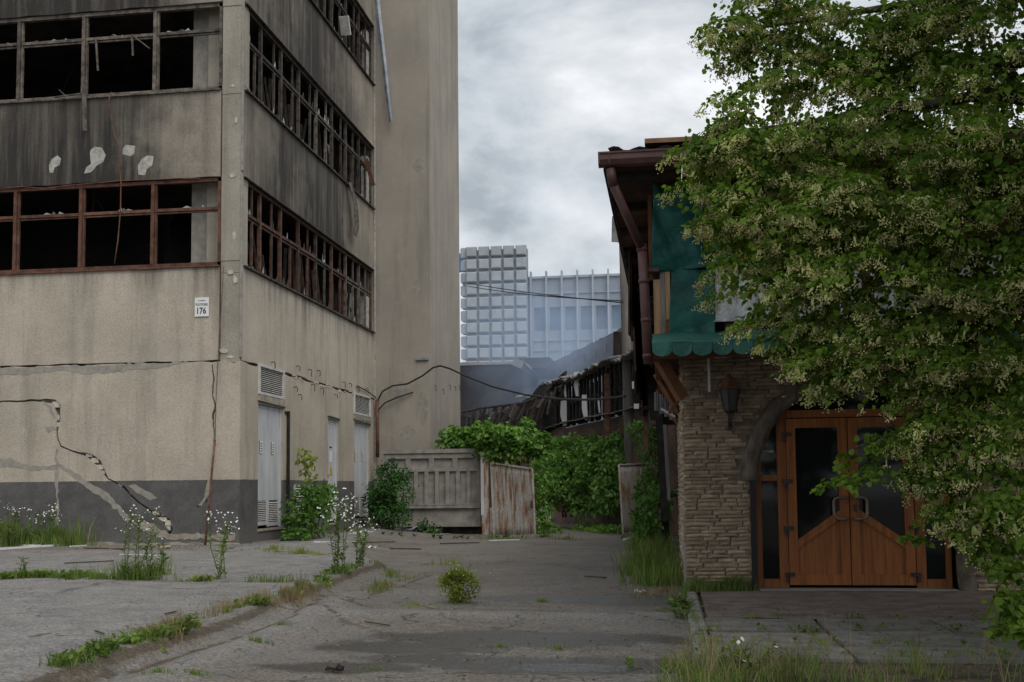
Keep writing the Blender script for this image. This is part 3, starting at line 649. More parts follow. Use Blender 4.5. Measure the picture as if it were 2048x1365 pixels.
# ---- windows
FM = [-22.4, -20.5, -18.62, -16.75, -14.93, -12.96]
def front_window(z0, z1, zt, mat):
    wf = quick('window', mat, fb, bars=[((XL, YC+.12, z0+.05), (COLX, YC+.12, z0+.05), .12, .09), ((XL, YC+.12, z1-.05), (COLX, YC+.12, z1-.05), .12, .09), ((COLX-.06, YC+.12, z0), (COLX-.06, YC+.12, z1), .08, .12)])
    for x in FM:
        quick('mullion', mat, wf, bars=[((x, YC+.11, z0+.09), (x+random.uniform(-.01, .01), YC+.11, z1-.09), .085, .12), ((x+.075, YC+.13, z0+.09), (x+.075, YC+.13, z1-.09), .045, .07)])
    xs = FM+[COLX-.06]
    for a, b in zip(xs[:-1], xs[1:]):
        quick('transom', mat, wf, bars=[((a+.05, YC+.12, zt), (b-.04, YC+.12, zt+random.uniform(-.01, .01)), .07, .075), ((a+.1, YC+.14, zt-.075), (b-.05, YC+.14, zt-.07), .05, .04)])
        for k in range(3):
            x = random.uniform(a+.2, b-.4); h = random.uniform(.03, .09); w = random.uniform(.08, .35)
            MB().prism([(x, zt+.035), (x+w, zt+.035), (x+w*random.uniform(.2, .8), zt+.035+h)], lambda u, v, q: Vector((u, YC+.12+q, v)), .005).build('glass_shard', M['glass_shard'] if k else M['char_frame'], wf)
    quick('sill', mat, wf, [((XL, YC-.06, z0-.045), (COLX-.02, YC+.1, z0-.005))])
    return wf
w2 = front_window(7.10, 9.36, 8.59, M['rust']); w3 = front_window(11.64, 13.92, 13.22, M['char_frame']); front_window(16.26, 18.46, 17.8, M['char_frame'])
SM = [27.5, 29.03, 30.52, 32.13, 33.72, 35.28, 36.84]
def side_window(z0, z1, zt, mats, heavy):
    y0, y1 = YC+.14, YE-.12; m0 = mats[0]; xs = XC-.10
    wf = quick('window', m0, fb, bars=[((xs, y0, z0+.04), (xs, y1, z0+.04), .10, .08), ((xs, y0, z1-.04), (xs, y1, z1-.04), .10, .08), ((xs, y0+.04, z0), (xs, y0+.04, z1), .08, .1), ((xs, y1-.04, z0), (xs, y1-.04, z1), .08, .1)])
    ys = [y0+.04]+SM+[y1-.04]
    for i, (a, b) in enumerate(zip(ys[:-1], ys[1:])):
        mt = mats[i % len(mats)]
        if i: quick('mullion', mt, wf, bars=[((xs, a, z0+.08), (xs, a+random.uniform(-.02, .02), z1-.08), .085, .10)])
        quick('transom', mt, wf, bars=[((xs, a+.04, zt), (xs, b-.04, zt+random.uniform(-.02, .02)), .08, .08), ((xs-.02, a+.06, zt-.09), (xs-.02, b-.06, zt-.09+random.uniform(-.02, .02)), .05, .05)])
        f = random.uniform(.55, .68); c = a+(b-a)*f
        quick('glazing_bar', mt, wf, bars=[((xs-.01, c, z0+.08), (xs-.01, c+random.uniform(-.03, .03), zt-.1), .06, .07)])
        if random.random() < .7: quick('glazing_bar', mt, wf, bars=[((xs-.01, c, zt+.04), (xs-.01, c, z1-.08), .05, .06)])
        for k in range(3 if heavy else 4):   # sagging sashes and burnt laths behind the frame
            yy = random.uniform(a+.15, b-.1); zt0 = z0+random.uniform(.02, .1)
            quick('burnt_lath', random.choice((M['char_frame_dark'], M['rust_dark'] if heavy else M['charblack'], M['charblack'])), wf, bars=[((xs-random.uniform(.12, .3), yy, zt0), (xs-random.uniform(.12, .4), yy+random.uniform(-.25, .25), z0+random.uniform(.7, 2.0)), random.uniform(.05, .10), .03)])
        for k in range(4):
            zz_ = random.choice((z0+.08, zt+.04)); yy = random.uniform(a+.08, b-.35); w = random.uniform(.06, .28); h = random.uniform(.05, .26)
            MB().prism([(yy, zz_), (yy+w, zz_), (yy+w*random.uniform(.1, .9), zz_+h)], lambda u, v, q: Vector((xs+.02-q, u, v)), .005).build('glass_shard', M['glass_shard'] if random.random() < .55 else M['char_frame_dark'], wf)
    quick('sill', M['char_frame_dark'], wf, [((XC-.1, y0, z0-.05), (XC+.09, y1+.03, z0-.005))])
    quick('head_flashing', M['char_frame_dark'], wf, [((XC-.1, y0, z1+.005), (XC+.06, y1, z1+.03))])
    return wf
side_window(7.10, 9.34, 8.50, [M['rust_dark'], M['rust_dark'], M['rust_dark'], M['rust_dark'], M['char_frame_dark'], M['rust_dark'], M['char_frame'], M['char_frame']], True)
side_window(11.64, 13.88, 13.06, [M['char_frame_dark']]*4+[M['char_frame'], M['char_frame_dark']], False)
side_window(16.28, 18.44, 17.6, [M['char_frame_dark']], False)
for bb in (((XC-.35, 37.95, 7.12), (XC-.12, 38.3, 8.35)), ((XC-.35, 38.05, 11.7), (XC-.13, 38.4, 13.5)), ((XC-.35, 38.0, 16.4), (XC-.13, 38.4, 18.2)), ((XC-.5, 34.2, 11.7), (XC-.42, 34.55, 12.8))): quick('white_jamb_remnant', M['lime'], fb, [bb])
quick('plastered_pier', M['cement'], fb, [((XC-.55, 36.95, 7.2), (XC-.45, 37.5, 8.3)), ((XC-.5, 26.2, 11.7), (XC-.34, 26.5, 13.2))])
# ---- stair tower
tw = MB().box((-12.0, 38.6, -.4), (-8.49, 44.34, 24.0)); tower = tw.build('stair_tower', M['stucco_tower'], fb)
quick('expansion_joint', M['lime'], fb, bars=[((XC+.025, 38.575, .1), (XC+.025, 38.575, 20.5), .045, .045)])
for (a, b, c_, d) in ((785, 760, 815, 800), (832, 780, 858, 850), (800, 850, 830, 880), (825, 318, 850, 345), (822, 560, 840, 590), (790, 805, 800, 830)):
    p0 = P(a, b, Y=38.6); p1 = P(c_, d, Y=38.6); pts = []
    for k in range(14):
        t = 6.283*k/14; q = random.uniform(.75, 1.1); pts.append(((p0.x+p1.x)/2+(p1.x-p0.x)/2*math.cos(t)*q, (p0.z+p1.z)/2+(p0.z-p1.z)/2*math.sin(t)*q))
    MB().prism(pts, lambda u, v, w: Vector((u, 38.595+w, v)), .01).build('cement_patch', M['cement'], tower)
for px in (868, 884, 897, 908, 916):
    p = P(px, 775+random.uniform(-6, 8), X=-8.49); MB().tube([(-8.5, p.y, p.z), (-8.42, p.y, p.z), (-8.41, p.y, p.z-.2)], .014, 5).build('rusty_hook', M['stick'], tower)
quick('insulator_bracket', M['zinc'], tower, [((P(833, 719, Y=38.6).x, 38.52, P(833, 719, Y=38.6).z-.04), (P(858, 719, Y=38.6).x, 38.6, P(833, 719, Y=38.6).z+.05))])
# ---- street number plate
a = P(390, 596, Y=YC-.02); b = P(417.5, 633, Y=YC-.02)
sg = thing('house_number_sign', (a.x, YC, b.z), 'small white enamel street plate reading 176 on the beige wall', 'sign')
MB().prism(rect(a.x, b.z, b.x, a.z), lambda u, v, w: Vector((u, YC-.03+w, v)), .02).build('plate', M['plate'], sg)
W_, H_ = b.x-a.x, a.z-b.z
def text(s, cx, base, height, width, mat, parent, bold=0.0, y=YC-.034):
    cu = bpy.data.curves.new('lettering', 'FONT'); cu.body = s; cu.size = 1; cu.offset = bold; cu.resolution_u = 3; cu.extrude = .0
    o = bpy.data.objects.new('lettering', cu); COL.objects.link(o); bpy.context.view_layer.update()
    me = bpy.data.meshes.new_from_object(o.evaluated_get(bpy.context.evaluated_depsgraph_get())); bpy.data.objects.remove(o)
    co = np.array([v.co[:] for v in me.vertices]); lo, hi = co.min(0), co.max(0)
    for v in me.vertices:
        v.co = ((v.co.x-lo[0])/(hi[0]-lo[0])*width-width/2, 0, (v.co.y-lo[1])/(hi[1]-lo[1])*height)
    me.materials.clear(); me.materials.append(mat)
    return link_mesh('lettering', me, (cx, y, base), parent)
cx = (a.x+b.x)/2
text('улица', cx, b.z+H_*.79, H_*.075, W_*.52, M['ink'], sg, .01); text('Котлова', cx, b.z+H_*.56, H_*.17, W_*.84, M['ink'], sg, .012); text('176', cx, b.z+H_*.13, H_*.35, W_*.64, M['ink'], sg, .02)
# ---- loose things hanging on the building
def hang(name, label, cat, pts, rad, mat, n=6):
    m = MB().tube(pts, rad, n); return tag(m.build(name, mat, None, smooth=True), label, cat)
p = lambda x, y, d=0: P(x, y, Y=YC-d)
hang('hanging_cable', 'thin rusty cable dangling from the upper window across the white patches', 'cable', [p(223, 185, .05), p(218, 200, .12), p(220, 225, .12), p(228, 265, .10), p(236, 300, .10), p(240, 335, .12), p(242, 365, .15), p(241, 420, .02), p(236, 480, .02), p(229, 528, .05)], .016, M['rust'])
hang('sagging_wire', 'thin rusty wire sagging along the head of the lower window', 'wire', [p(0, 378, .06), p(45, 374, .08), p(90, 378, .08), p(130, 372, .08), p(200, 366, .08), p(240, 362, .10), p(300, 360, .08), p(360, 357, .07), p(400, 358, .06)], .014, M['rust'])
hang('leaning_rod', 'long thin rusty rod leaning on the corner of the beige wall', 'rod', [p(410, 1094, .4), p(418, 1010, .3), p(424, 940, .22), p(430, 880, .12)], .03, M['rust'])
hang('drooping_cord', 'thin dark cord dropping down the wall beside the corner', 'cord', [p(447, 535, .04), p(442, 620, .05), p(436, 720, .06), p(432, 800, .07), p(430, 885, .1)], .009, M['rust'])
hp = thing('hanging_plank', p(168, 255, .1), 'charred perforated plank hanging below the upper front window', 'plank')
MB().bar(p(168, 172, .12), p(170, 262, .10), .11, .03).build('board', M['char_frame'], hp)
MB().bar(p(108, 195, .2), p(162, 188, .12), .05, .03).build('splinter', M['char_frame'], hp); MB().bar(p(118, 180, .16), p(138, 198, .16), .05, .02).build('splinter', M['char_frame'], hp)
for k, (a_, b_, c_, d_) in enumerate(((264, 70, 300, 98), (264, 70, 266, 112), (192, 78, 196, 142))):
    tag(MB().bar(p(a_, b_, -.05), p(c_, d_, -.08), .045, .03).build('broken_lath', M['char_frame']), ('snapped slanting lath across the upper window opening', 'short lath hanging straight from the upper transom', 'thin splintered lath hanging in the upper window bay')[k], 'lath')
q = lambda x, y, d=0: P(x, y, X=XC+d)
st = MB(); a_ = [q(699, 365, .1), q(705, 385, .2), q(712, 420, .22), q(713, 450, .22), q(709, 472, .2)]
vs_ = []
for i, v in enumerate(a_):
    w = (.10, .16, .22, .26, .22)[i]; vs_ += [v+Vector((0, -w*.8, 0)), v+Vector((.04, w*.8, 0))]
st.add(vs_, [(2*i, 2*i+1, 2*i+3, 2*i+2) for i in range(4)])
o = tag(st.build('hanging_sheet', M['char_frame'], None), 'bent dark metal strip hanging below the middle side window', 'metal strip'); o.modifiers.new('thickness', 'SOLIDIFY').thickness = .012
st = MB(); a_ = [P(752, -15, Y=38.2), P(760, 60, Y=38.2), P(768, 125, Y=38.2), P(774, 180, Y=38.25), P(782, 245, Y=38.3)]; vs_ = []
for i, v in enumerate(a_):
    w = (.11, .10, .09, .08, .06)[i]; vs_ += [v+Vector((-w, 0, 0)), v+Vector((w*.2, -.06, 0)), v+Vector((w, 0, 0))]
st.add(vs_, [f for i in range(4) for f in ((3*i, 3*i+1, 3*i+4, 3*i+3), (3*i+1, 3*i+2, 3*i+5, 3*i+4))])
o = tag(st.build('loose_flashing', M['zinc'], None), 'long bluish zinc flashing strip dangling in front of the tower', 'flashing'); o.modifiers.new('thickness', 'SOLIDIFY').thickness = .01
tag(MB().box((-.16, -.05, -.3), (.16, .05, .3), Matrix.Translation(q(690, 52, .15)) @ Matrix.Rotation(.5, 4, 'X')).box((-.12, -.06, -.25), (-.02, .06, .25), Matrix.Translation(q(690, 52, .15)) @ Matrix.Rotation(.5, 4, 'X')).build('light_fitting', M['slat']), 'torn ceiling light fitting hanging out of the top side window', 'light fitting')
ch = MB(); 
for i, (x, y) in enumerate(((736, 330), (742, 350))): ch.bar(q(x-4, y-12, .05), q(x+5, y+22, .18), .14, .03)
tag(ch.build('dangling_panel', M['rust']), 'scorched reddish panel dangling at the far end of the middle side window', 'panel')
# downpipe and cables at the tower corner
pc = thing('cable_riser', P(755, 905, Y=38.3), 'rusty riser pipe with thick black cable at the tower corner', 'pipe')
MB().tube([P(755, 915, Y=38.4), P(755, 860, Y=38.4), P(754, 800, Y=38.4)], .065, 8).build('pipe', M['rust'], pc, smooth=True)
MB().tube([P(754, 830, Y=38.42), P(756, 800, Y=38.38), P(765, 783, Y=38.35), P(785, 772, Y=38.35), P(815, 768, Y=38.35), P(845, 752, Y=38.3), P(866, 736, Y=38.2), P(880, 732, Y=38.0), P(900, 738, Y=37.6), P(930, 752, Y=37), P(985, 774, Y=35), P(1050, 790, Y=33), P(1120, 799, Y=31), P(1190, 800, Y=28.5), P(1250, 793, Y=27)], .032, 7).build('cable', M['cable'], pc, smooth=True)
MB().tube([P(754, 845, Y=38.42), P(757, 820, Y=38.38), P(770, 806, Y=38.4), P(795, 795, Y=38.45), P(826, 785, Y=38.5)], .03, 6).build('cable', M['cable'], pc, smooth=True)
MB().tube([P(714, 772, X=XC+.06), P(735, 783, X=XC+.06), P(752, 796, Y=38.4)], .02, 6).build('cable', M['cable'], pc, smooth=True)
for k, (y0_, y1_, lb) in enumerate(((565, 606, 'upper of two thin overhead wires crossing the pale building'), (571, 602, 'lower thin overhead wire crossing the pale building'))):
    aa = P(926, y0_, X=-8.47); bb = P(1246, y1_, Y=27.2)
    tag(MB().tube([aa.lerp(bb, t)-Vector((0, 0, .06*4*t*(1-t)*(1 if k == 0 else 1.6))) for t in np.linspace(0, 1, 14)], .016, 5).build('overhead_wire', M['cable']), lb, 'wire', 'overhead wires')
# ------------------------------------------------------------------ concrete fence panel
FY = 37.8; fx0, fx1 = P(768, 980, Y=FY).x, P(962, 980, Y=FY).x; fz0, fz1 = .08, 2.66
fn = thing('concrete_fence', ((fx0+fx1)/2, FY, -.15), 'grey ribbed precast concrete fence panel beside the rusty gate', 'fence')
quick('panel_slab', M['concrete'], fn, [((fx0, FY, fz0), (fx1, FY+.10, fz1))])
quick('cap', M['concrete'], fn, [((fx0-.06, FY-.14, fz1), (fx1+.03, FY+.2, fz1+.14))])
zr = [fz0+.02, fz0+.16, fz0+.66, fz0+.82, 2.02, 2.14, 2.48, fz1-.01]
quick('rail', M['concrete'], fn, [((fx0+.01, FY-.10, zr[0]), (fx1-.01, FY-.001, zr[1]))])
quick('rail', M['concrete'], fn, [((fx0+.01, FY-.12, zr[2]), (fx1-.01, FY-.002, zr[3]))]); quick('rail', M['concrete'], fn, [((fx0+.01, FY-.13, zr[2]+.11), (fx1-.01, FY-.121, zr[3]-.01))])
quick('rail', M['concrete'], fn, [((fx0+.01, FY-.09, zr[4]), (fx1-.01, FY-.001, zr[5]))]); quick('rail', M['concrete'], fn, [((fx0+.01, FY-.09, zr[6]), (fx1-.01, FY-.001, zr[7]))])
n = 9; wf = (fx1-fx0)/n
for k in range(n+1):
    x = fx0+.05+k*(fx1-fx0-.1)/n
    quick('rib', M['concrete'], fn, [((x-.07, FY-.085, zr[3]+.001), (x+.07, FY-.001, zr[4]-.001))])
for k in range(5):
    x = fx0+.06+k*(fx1-fx0-.12)/4; quick('rib', M['concrete'], fn, [((x-.09, FY-.084, zr[5]+.001), (x+.09, FY-.001, zr[6]-.001))])
for x in (fx0+.06, fx1-.07): quick('rib', M['concrete'], fn, [((x-.05, FY-.08, zr[1]+.001), (x+.05, FY-.001, zr[2]-.001))])
quick('ground_beam', M['charblack'], fn, [((fx0, FY+.12, -.3), (fx1, FY+.2, fz0+.1))])
# gate post and two leaves
gp = thing('gate_post', P(971, 1075, Y=37.2), 'flaking white and rust steel gate post at the end of the concrete fence', 'post')
a = P(964, 908, Y=37.3); b = P(978, 1078, Y=37.3)
quick('shaft', M['gate'], gp, [((a.x, 37.2, -.35), (b.x+.02, 37.4, a.z))])
MB().prism([(0, 0), (.2, 0), (.1, .18)], lambda u, v, w: Vector((a.x+.02+u, 37.2+w, a.z+v)), .2).build('cap', M['concrete'], gp)
quick('band', M['rust'], gp, [((a.x-.02, 37.19, a.z-.06), (b.x+.04, 37.41, a.z-.02))]); quick('edge_strip', M['whitepaint'], gp, [((a.x-.03, 37.185, .5), (a.x+.07, 37.199, a.z-.1))])
def gate(name, label, c, n_sheets, spikes, bow):
    """c: corner pixels tl,tr,br,bl at Y"""
    pts = [P(x, y, Y=yy) for x, y, yy in c]
    g = thing(name, ((pts[2]+pts[3])/2)[:], label, 'gate', 'gate leaves')
    def at(u, v): return pts[3].lerp(pts[2], u).lerp(pts[0].lerp(pts[1], u), v)+Vector((0, bow*math.sin(u*3.14)*math.sin(v*3.14), 0))
    for s in range(n_sheets):
        u0, u1 = s/n_sheets, (s+1)/n_sheets; nn = 20; m = MB(); vs = []
        for j in range(9):
            for i in range(nn+1):
                u = u0+.004+(u1-u0-.008)*i/nn; v = j/8; q = at(u, v); q.y += .006*math.sin(i*1.57) ; vs.append(q)
        m.add(vs, [(j*(nn+1)+i, j*(nn+1)+i+1, (j+1)*(nn+1)+i+1, (j+1)*(nn+1)+i) for j in range(8) for i in range(nn)])
        o = m.build('sheet', M['gate'], g, smooth=True); o.modifiers.new('t', 'SOLIDIFY').thickness = .008
    for u0, v0, u1, v1 in ((0, 0, 1, 0), (0, 1, 1, 1), (0, 0, 0, 1), (1, 0, 1, 1)):
        quick('frame_bar', M['gate'], g, bars=[(at(u0, v0)-Vector((0, .03, 0)), at(u1, v1)-Vector((0, .03, 0)), .06, .05)])
    top = .34
    for k in range(spikes):
        u = (k+.5)/spikes; quick('spike', M['rust'], g, bars=[(at(u, 1), at(u, 1)+Vector((random.uniform(-.03, .03), 0, top)), .018, .018)])
    quick('top_rail', M['rust'], g, bars=[(at(0, 1)+Vector((0, 0, top-.06)), at(1, 1)+Vector((0, 0, top-.08)), .03, .02)])
    quick('lock_plate', M['rust'], g, [((at(.97 if n_sheets == 2 else .06, .45)-Vector((.09, .05, .1)))[:], (at(.97 if n_sheets == 2 else .06, .45)+Vector((.05, -.03, .14)))[:])])
gate('rusty_gate_leaf', 'rusty white sheet-metal gate leaf leaning beside the concrete fence', [(982, 926, 37.2), (1065, 938, 36.6), (1071, 1070, 36.6), (989, 1073, 37.2)], 2, 9, .06)
gate('rusty_gate_leaf', 'grey sheet-metal gate leaf half hidden by shrubs near the stone wall', [(1238, 930, 36.4), (1318, 926, 38.6), (1322, 1062, 38.6), (1246, 1068, 36.4)], 2, 7, .03)

# ------------------------------------------------------------------ pole by the lane
PY = 39.3
pl = thing('bare_pole', (P(1262, 1010, Y=PY).x, PY, -.2), 'weathered grey-brown pole rising behind the right gate leaf', 'pole')
pb = P(1264, 1060, Y=PY); pt = P(1247, 486, Y=PY)
MB().tube([Vector((pb.x, PY, -.3)), pb.lerp(pt, .3), pb.lerp(pt, .65), pt], [.20, .19, .175, .165], 12).build('shaft', M['pole'], pl, smooth=True)
MB().tube([pt, P(1241, 462, Y=PY), P(1236, 430, Y=PY), P(1228, 395, Y=PY)], [.17, .16, .13, .08], 8).build('bent_top', M['pole'], pl, smooth=True)
ps = P(1223, 484, Y=PY-.2)
MB().prism([(0, 0), (.25, -.03), (.3, .8), (.18, 1.1), (.03, .9)], lambda u, v, w: Vector((ps.x+u, ps.y+w, ps.z+v)), .03).build('torn_sheet', M['corr'], pl)

# ------------------------------------------------------------------ burnt hall behind the gate
HD = Vector((-.35, .937, 0)).normalized(); HN = Vector((-HD.y, HD.x, 0))     # HN points to the left, into view
H0 = P(1249, 826, Y=40.0); H0.z = 0
def topy(x): return float(np.interp(x, [925, 960, 1010, 1050, 1085, 1105, 1122, 1135], [826, 818, 812, 807, 793, 776, 752, 744]))
def hp_(px, py, off=0.0):
    """pixel -> (s, z) on the near wall plane"""
    px, py = float(px), float(py); d = (px-1024)/FPX*_R-(py-682.5-SHIFT)/FPX*_U+_F; n = Vector((HD.y, -HD.x, 0)); org = H0+HN*off
    t = (org-EYE).dot(n)/d.dot(n); p_ = EYE+d*t; return ((p_-org).dot(HD), p_.z)
def HP(s, z, off=0.0): return H0+HD*s+HN*off+Vector((0, 0, z))
bh = thing('burnt_hall', HP(4, 0)[:], 'charred timber-framed hall with red brick base and broken roof edge behind the gate', 'building')
zb = hp_(1249, 826)[1]; zt_ = hp_(1245, 692)[1]-.42; send = hp_(1100, 860)[0]; sroof = hp_(1112, 745)[0]
uvwall(MB().prism([(-9, -.5), (send, -.5)]+wobble((send, zb-.1), (-9, zb), 14, .05), lambda u, v, w: HP(u, v, -w), .35).build('brick_base', M['brick'], bh), HD)
for k in range(9):
    s0 = -5+k*(send+5)/9; L = (send+5)/9+.25
    m = MB(); t0, t1 = random.uniform(-.06, .06), random.uniform(-.06, .06)
    m.add([HP(s0, zb+.05+t0, .32), HP(s0+L, zb+.03+t1, .30+random.uniform(-.1, .15)), HP(s0+L, zb+.14+t1, -.3), HP(s0, zb+.16+t0, -.3)], [(0, 1, 2, 3)])
    o = m.build('ledge_sheet', M['corr'], bh); o.modifiers.new('t', 'SOLIDIFY').thickness = .03
ns = 30
for k in range(ns):
    s = -6+k*(sroof+6)/(ns-1)+random.uniform(-.05, .05)
    quick('charred_stud', M['charblack'], bh, bars=[(HP(s, zb, -.05), HP(s+random.uniform(-.08, .08), zt_-.1+random.uniform(-.1, .15), -.05), .10, .12, HD)])
for z in (zb+.9, zb+1.75): quick('charred_rail', M['charblack'], bh, bars=[(HP(-6, z, -.1), HP(sroof+.2, z+random.uniform(-.1, .1), -.1), .1, .12)])
for k in range(17):
    s = -6+k*(sroof+6)/17; quick('charred_board', M['charblack'] if k % 3 else M['planks'], bh, [((0, 0, 0), (.01, .01, .01))]) if False else None
    m = MB(); h = random.uniform(1.2, zt_-zb); w = (sroof+6)/17*random.uniform(.5, .95)
    m.prism([(s, zb), (s+w, zb), (s+w, zb+h*random.uniform(.8, 1)), (s+w*.5, zb+h), (s, zb+h*random.uniform(.75, 1))], lambda u, v, q_: HP(u, v, -.35-q_), .04)
    m.build('charred_board', M['charblack'], bh)
quick('back_wall', M['charblack'], bh, bars=[(HP(-8, zb+1.4, -3.5), HP(sroof-.4, zb+1.2, -3.5), .2, 3.4)])
for (xa, ya, xb, yb, w, bend) in ((1134, 852, 1134, 800, 11, -9), (1134, 795, 1131, 752, 6, 2), (1158, 793, 1157, 744, 8, -5), (1176, 841, 1174, 790, 9, -8), (1201, 826, 1199, 800, 2.5, 1)):
    left = []; right = []
    for t in np.linspace(0, 1, 7):
        x = xa+(xb-xa)*t; y = ya+(yb-ya)*t; ww = w*(.35+.65*math.sin(min(1, t*1.3+.12)*math.pi*.62)); right.append(hp_(x, y)); left.append(hp_(x-ww+bend*.15*math.sin(t*3), y))
    MB().prism(left+right[::-1], lambda u, v, q_: HP(u, v, .03-q_), .03).build('white_panel_remnant', M['plate'], bh)
n = 14
for k in range(n):
    s0 = -6+k*(sroof+6.4)/n; L = (sroof+6.4)/n+.12; zz0 = zt_+random.uniform(-.08, .14); m = MB(); vs = []
    for i in range(9):
        ss = s0+L*i/8; r_ = .05*math.sin(i*2.2)
        vs += [HP(ss, zz0-.18+r_+random.uniform(-.02, .02), .55+random.uniform(-.12, .12)), HP(ss, zz0+.12+r_, -1.1)]
    m.add(vs, [(2*i, 2*i+1, 2*i+3, 2*i+2) for i in range(8)]); o = m.build('roof_sheet', M['corr'] if k % 2 else M['greyplank'], bh); o.modifiers.new('t', 'SOLIDIFY').thickness = .05
quick('flue', M['charblack'], bh, bars=[(HP(hp_(1221, 705)[0], zb+1, -.3), HP(hp_(1223, 664)[0], hp_(1223, 664)[1], -.3), .42, .42)])
quick('red_downpipe', M['rust'], bh, bars=[(HP(hp_(1229, 880)[0], 1.5, .25), HP(hp_(1226, 735)[0], zt_-.5, .25), .2, .2)])
quick('stay_rod', M['corr'], bh, bars=[(HP(hp_(1130, 775)[0], hp_(1130, 775)[1], .3), HP(hp_(1236, 716)[0], hp_(1236, 716)[1], .3), .06, .06)])
# collapsed roof lattice that slides down to the left
cr = thing('collapsed_roof', P(1010, 880, Y=50)[:], 'tangle of burnt rafters and laths sagging from the charred hall', 'ruin')
def yd(x): return float(np.interp(x, [920, 1135], [56, 47.5]))
for k in range(85):
    x0 = random.uniform(926, 1132); y0 = topy(x0)+random.uniform(-2, 12); lean = float(np.interp(x0, [930, 1010, 1130], [2, 22, 14]))*random.uniform(.3, 1.3)
    L = random.uniform(24, 60); D = yd(x0)+random.uniform(-2.5, 2.5)
    a = P(x0, y0, Y=D); b = P(x0-lean, min(y0+L, 884), Y=D-random.uniform(0, .8))
    quick('rafter', M['charblack'] if k % 4 else M['char_frame_dark'], cr, bars=[(a, b, random.uniform(.05, .13), .06)])
for k in range(26):
    x0 = random.uniform(926, 1090); x1 = x0+random.uniform(20, 60); y0 = topy(x0)+random.uniform(0, 55); D = yd(x0)+random.uniform(-2, 2)
    quick('purlin', M['charblack'] if k % 3 else M['rust'], cr, bars=[(P(x0, y0, Y=D), P(x1, min(topy(min(x1, 1130))+random.uniform(0, 50), y0+12), Y=D), random.uniform(.04, .09), .05)])
xs_ = np.linspace(926, 1132, 16)
MB().tube([P(x, topy(x)-1, Y=yd(x)) for x in xs_], .07, 6).build('ridge_beam', M['char_frame_dark'], cr)
m = MB(); vs = []
for x in xs_: vs += [P(x, topy(x)+18+random.uniform(-6, 6), Y=yd(x)+3.0), P(x, 900, Y=yd(x)+3.0)]
m.add(vs, [(2*i, 2*i+1, 2*i+3, 2*i+2) for i in range(15)]); o = m.build('charred_heap', M['charblack'], cr); o.modifiers.new('t', 'SOLIDIFY').thickness = 1.2
for x, y, w in ((1035, 795, 16), (1055, 797, 20), (1120, 838, 8), (1108, 828, 6)):
    a = P(x, y, Y=53); quick('fallen_sheet', M['corr'], cr, bars=[(a, P(x+w, y-7, Y=53.4), .5, .03)])
# the far long wall with slit windows
fw_ = -9.5
def fp_(px, py): return hp_(px, py, fw_)
fwall = thing('scorched_long_wall', HP(30, 0, fw_)[:], 'long scorched brick wall with narrow slit windows fading in smoke', 'wall')
sA, zA = fp_(1240, 655); sB, zB = fp_(1042, 738)
ztop = zA
hl = []
for px, py, w, h in ((1236, 688, 5, 16), (1213, 697, 4, 17), (1192, 706, 4, 15), (1169, 717, 3.5, 14), (1150, 727, 2.5, 13), (1129, 738, 2.5, 14), (1096, 750, 2, 18)):
    s1, z1 = fp_(px-w/2, py-h/2); s0, z0 = fp_(px+w/2, py+h/2); hl.append(rect(min(s0, s1), z0, max(s0, s1), z1))
uvwall(MB().prism([(sA-12, -1), (sB+14, -1)]+wobble((sB+14, ztop-.5), (sA-12, ztop), 130, .07), lambda u, v, w: HP(u, v, fw_-w), .4, hl).build('brickwork', M['farbrick'], fwall), HD)
for px in (1055, 1078, 1108):
    s0, z1 = fp_(px, 752+ (1108-px)*.1); s1, _ = fp_(px-7, 752)
    quick('dark_window_strip', M['darkbrick'], fwall, bars=[(HP((s0+s1)/2, 3, fw_+.02), HP((s0+s1)/2, z1, fw_+.02), abs(s1-s0), .05, HN)])  # dark strips laid on the wall face at the window positions
# dark brick block
db = thing('sooty_brick_block', (-12, 74, 0), 'low flat-roofed brick block blackened by soot behind the tower', 'building')
p0 = P(915, 728, Y=72); p1 = P(1046, 724, Y=72)
uvwall(MB().box((p0.x-8, 72, -1), (p1.x, 80, p1.z-.15)).build('brickwork', M['darkbrick'], db), (1, 0, 0))
quick('parapet', M['concrete'], db, [((p0.x-8, 71.9, p1.z-.149), (p1.x+.1, 80.1, p1.z+.05))]); quick('upper_block', M['darkbrick'], db, [((P(1036, 720, Y=76).x, 76, p1.z), (P(1100, 720, Y=76).x, 84, P(1060, 716, Y=76).z))])
quick('roof_duct', M['greyplank'], db, bars=[(P(1034, 735, Y=71.5), P(1040, 720, Y=71.5), .7, .7)])

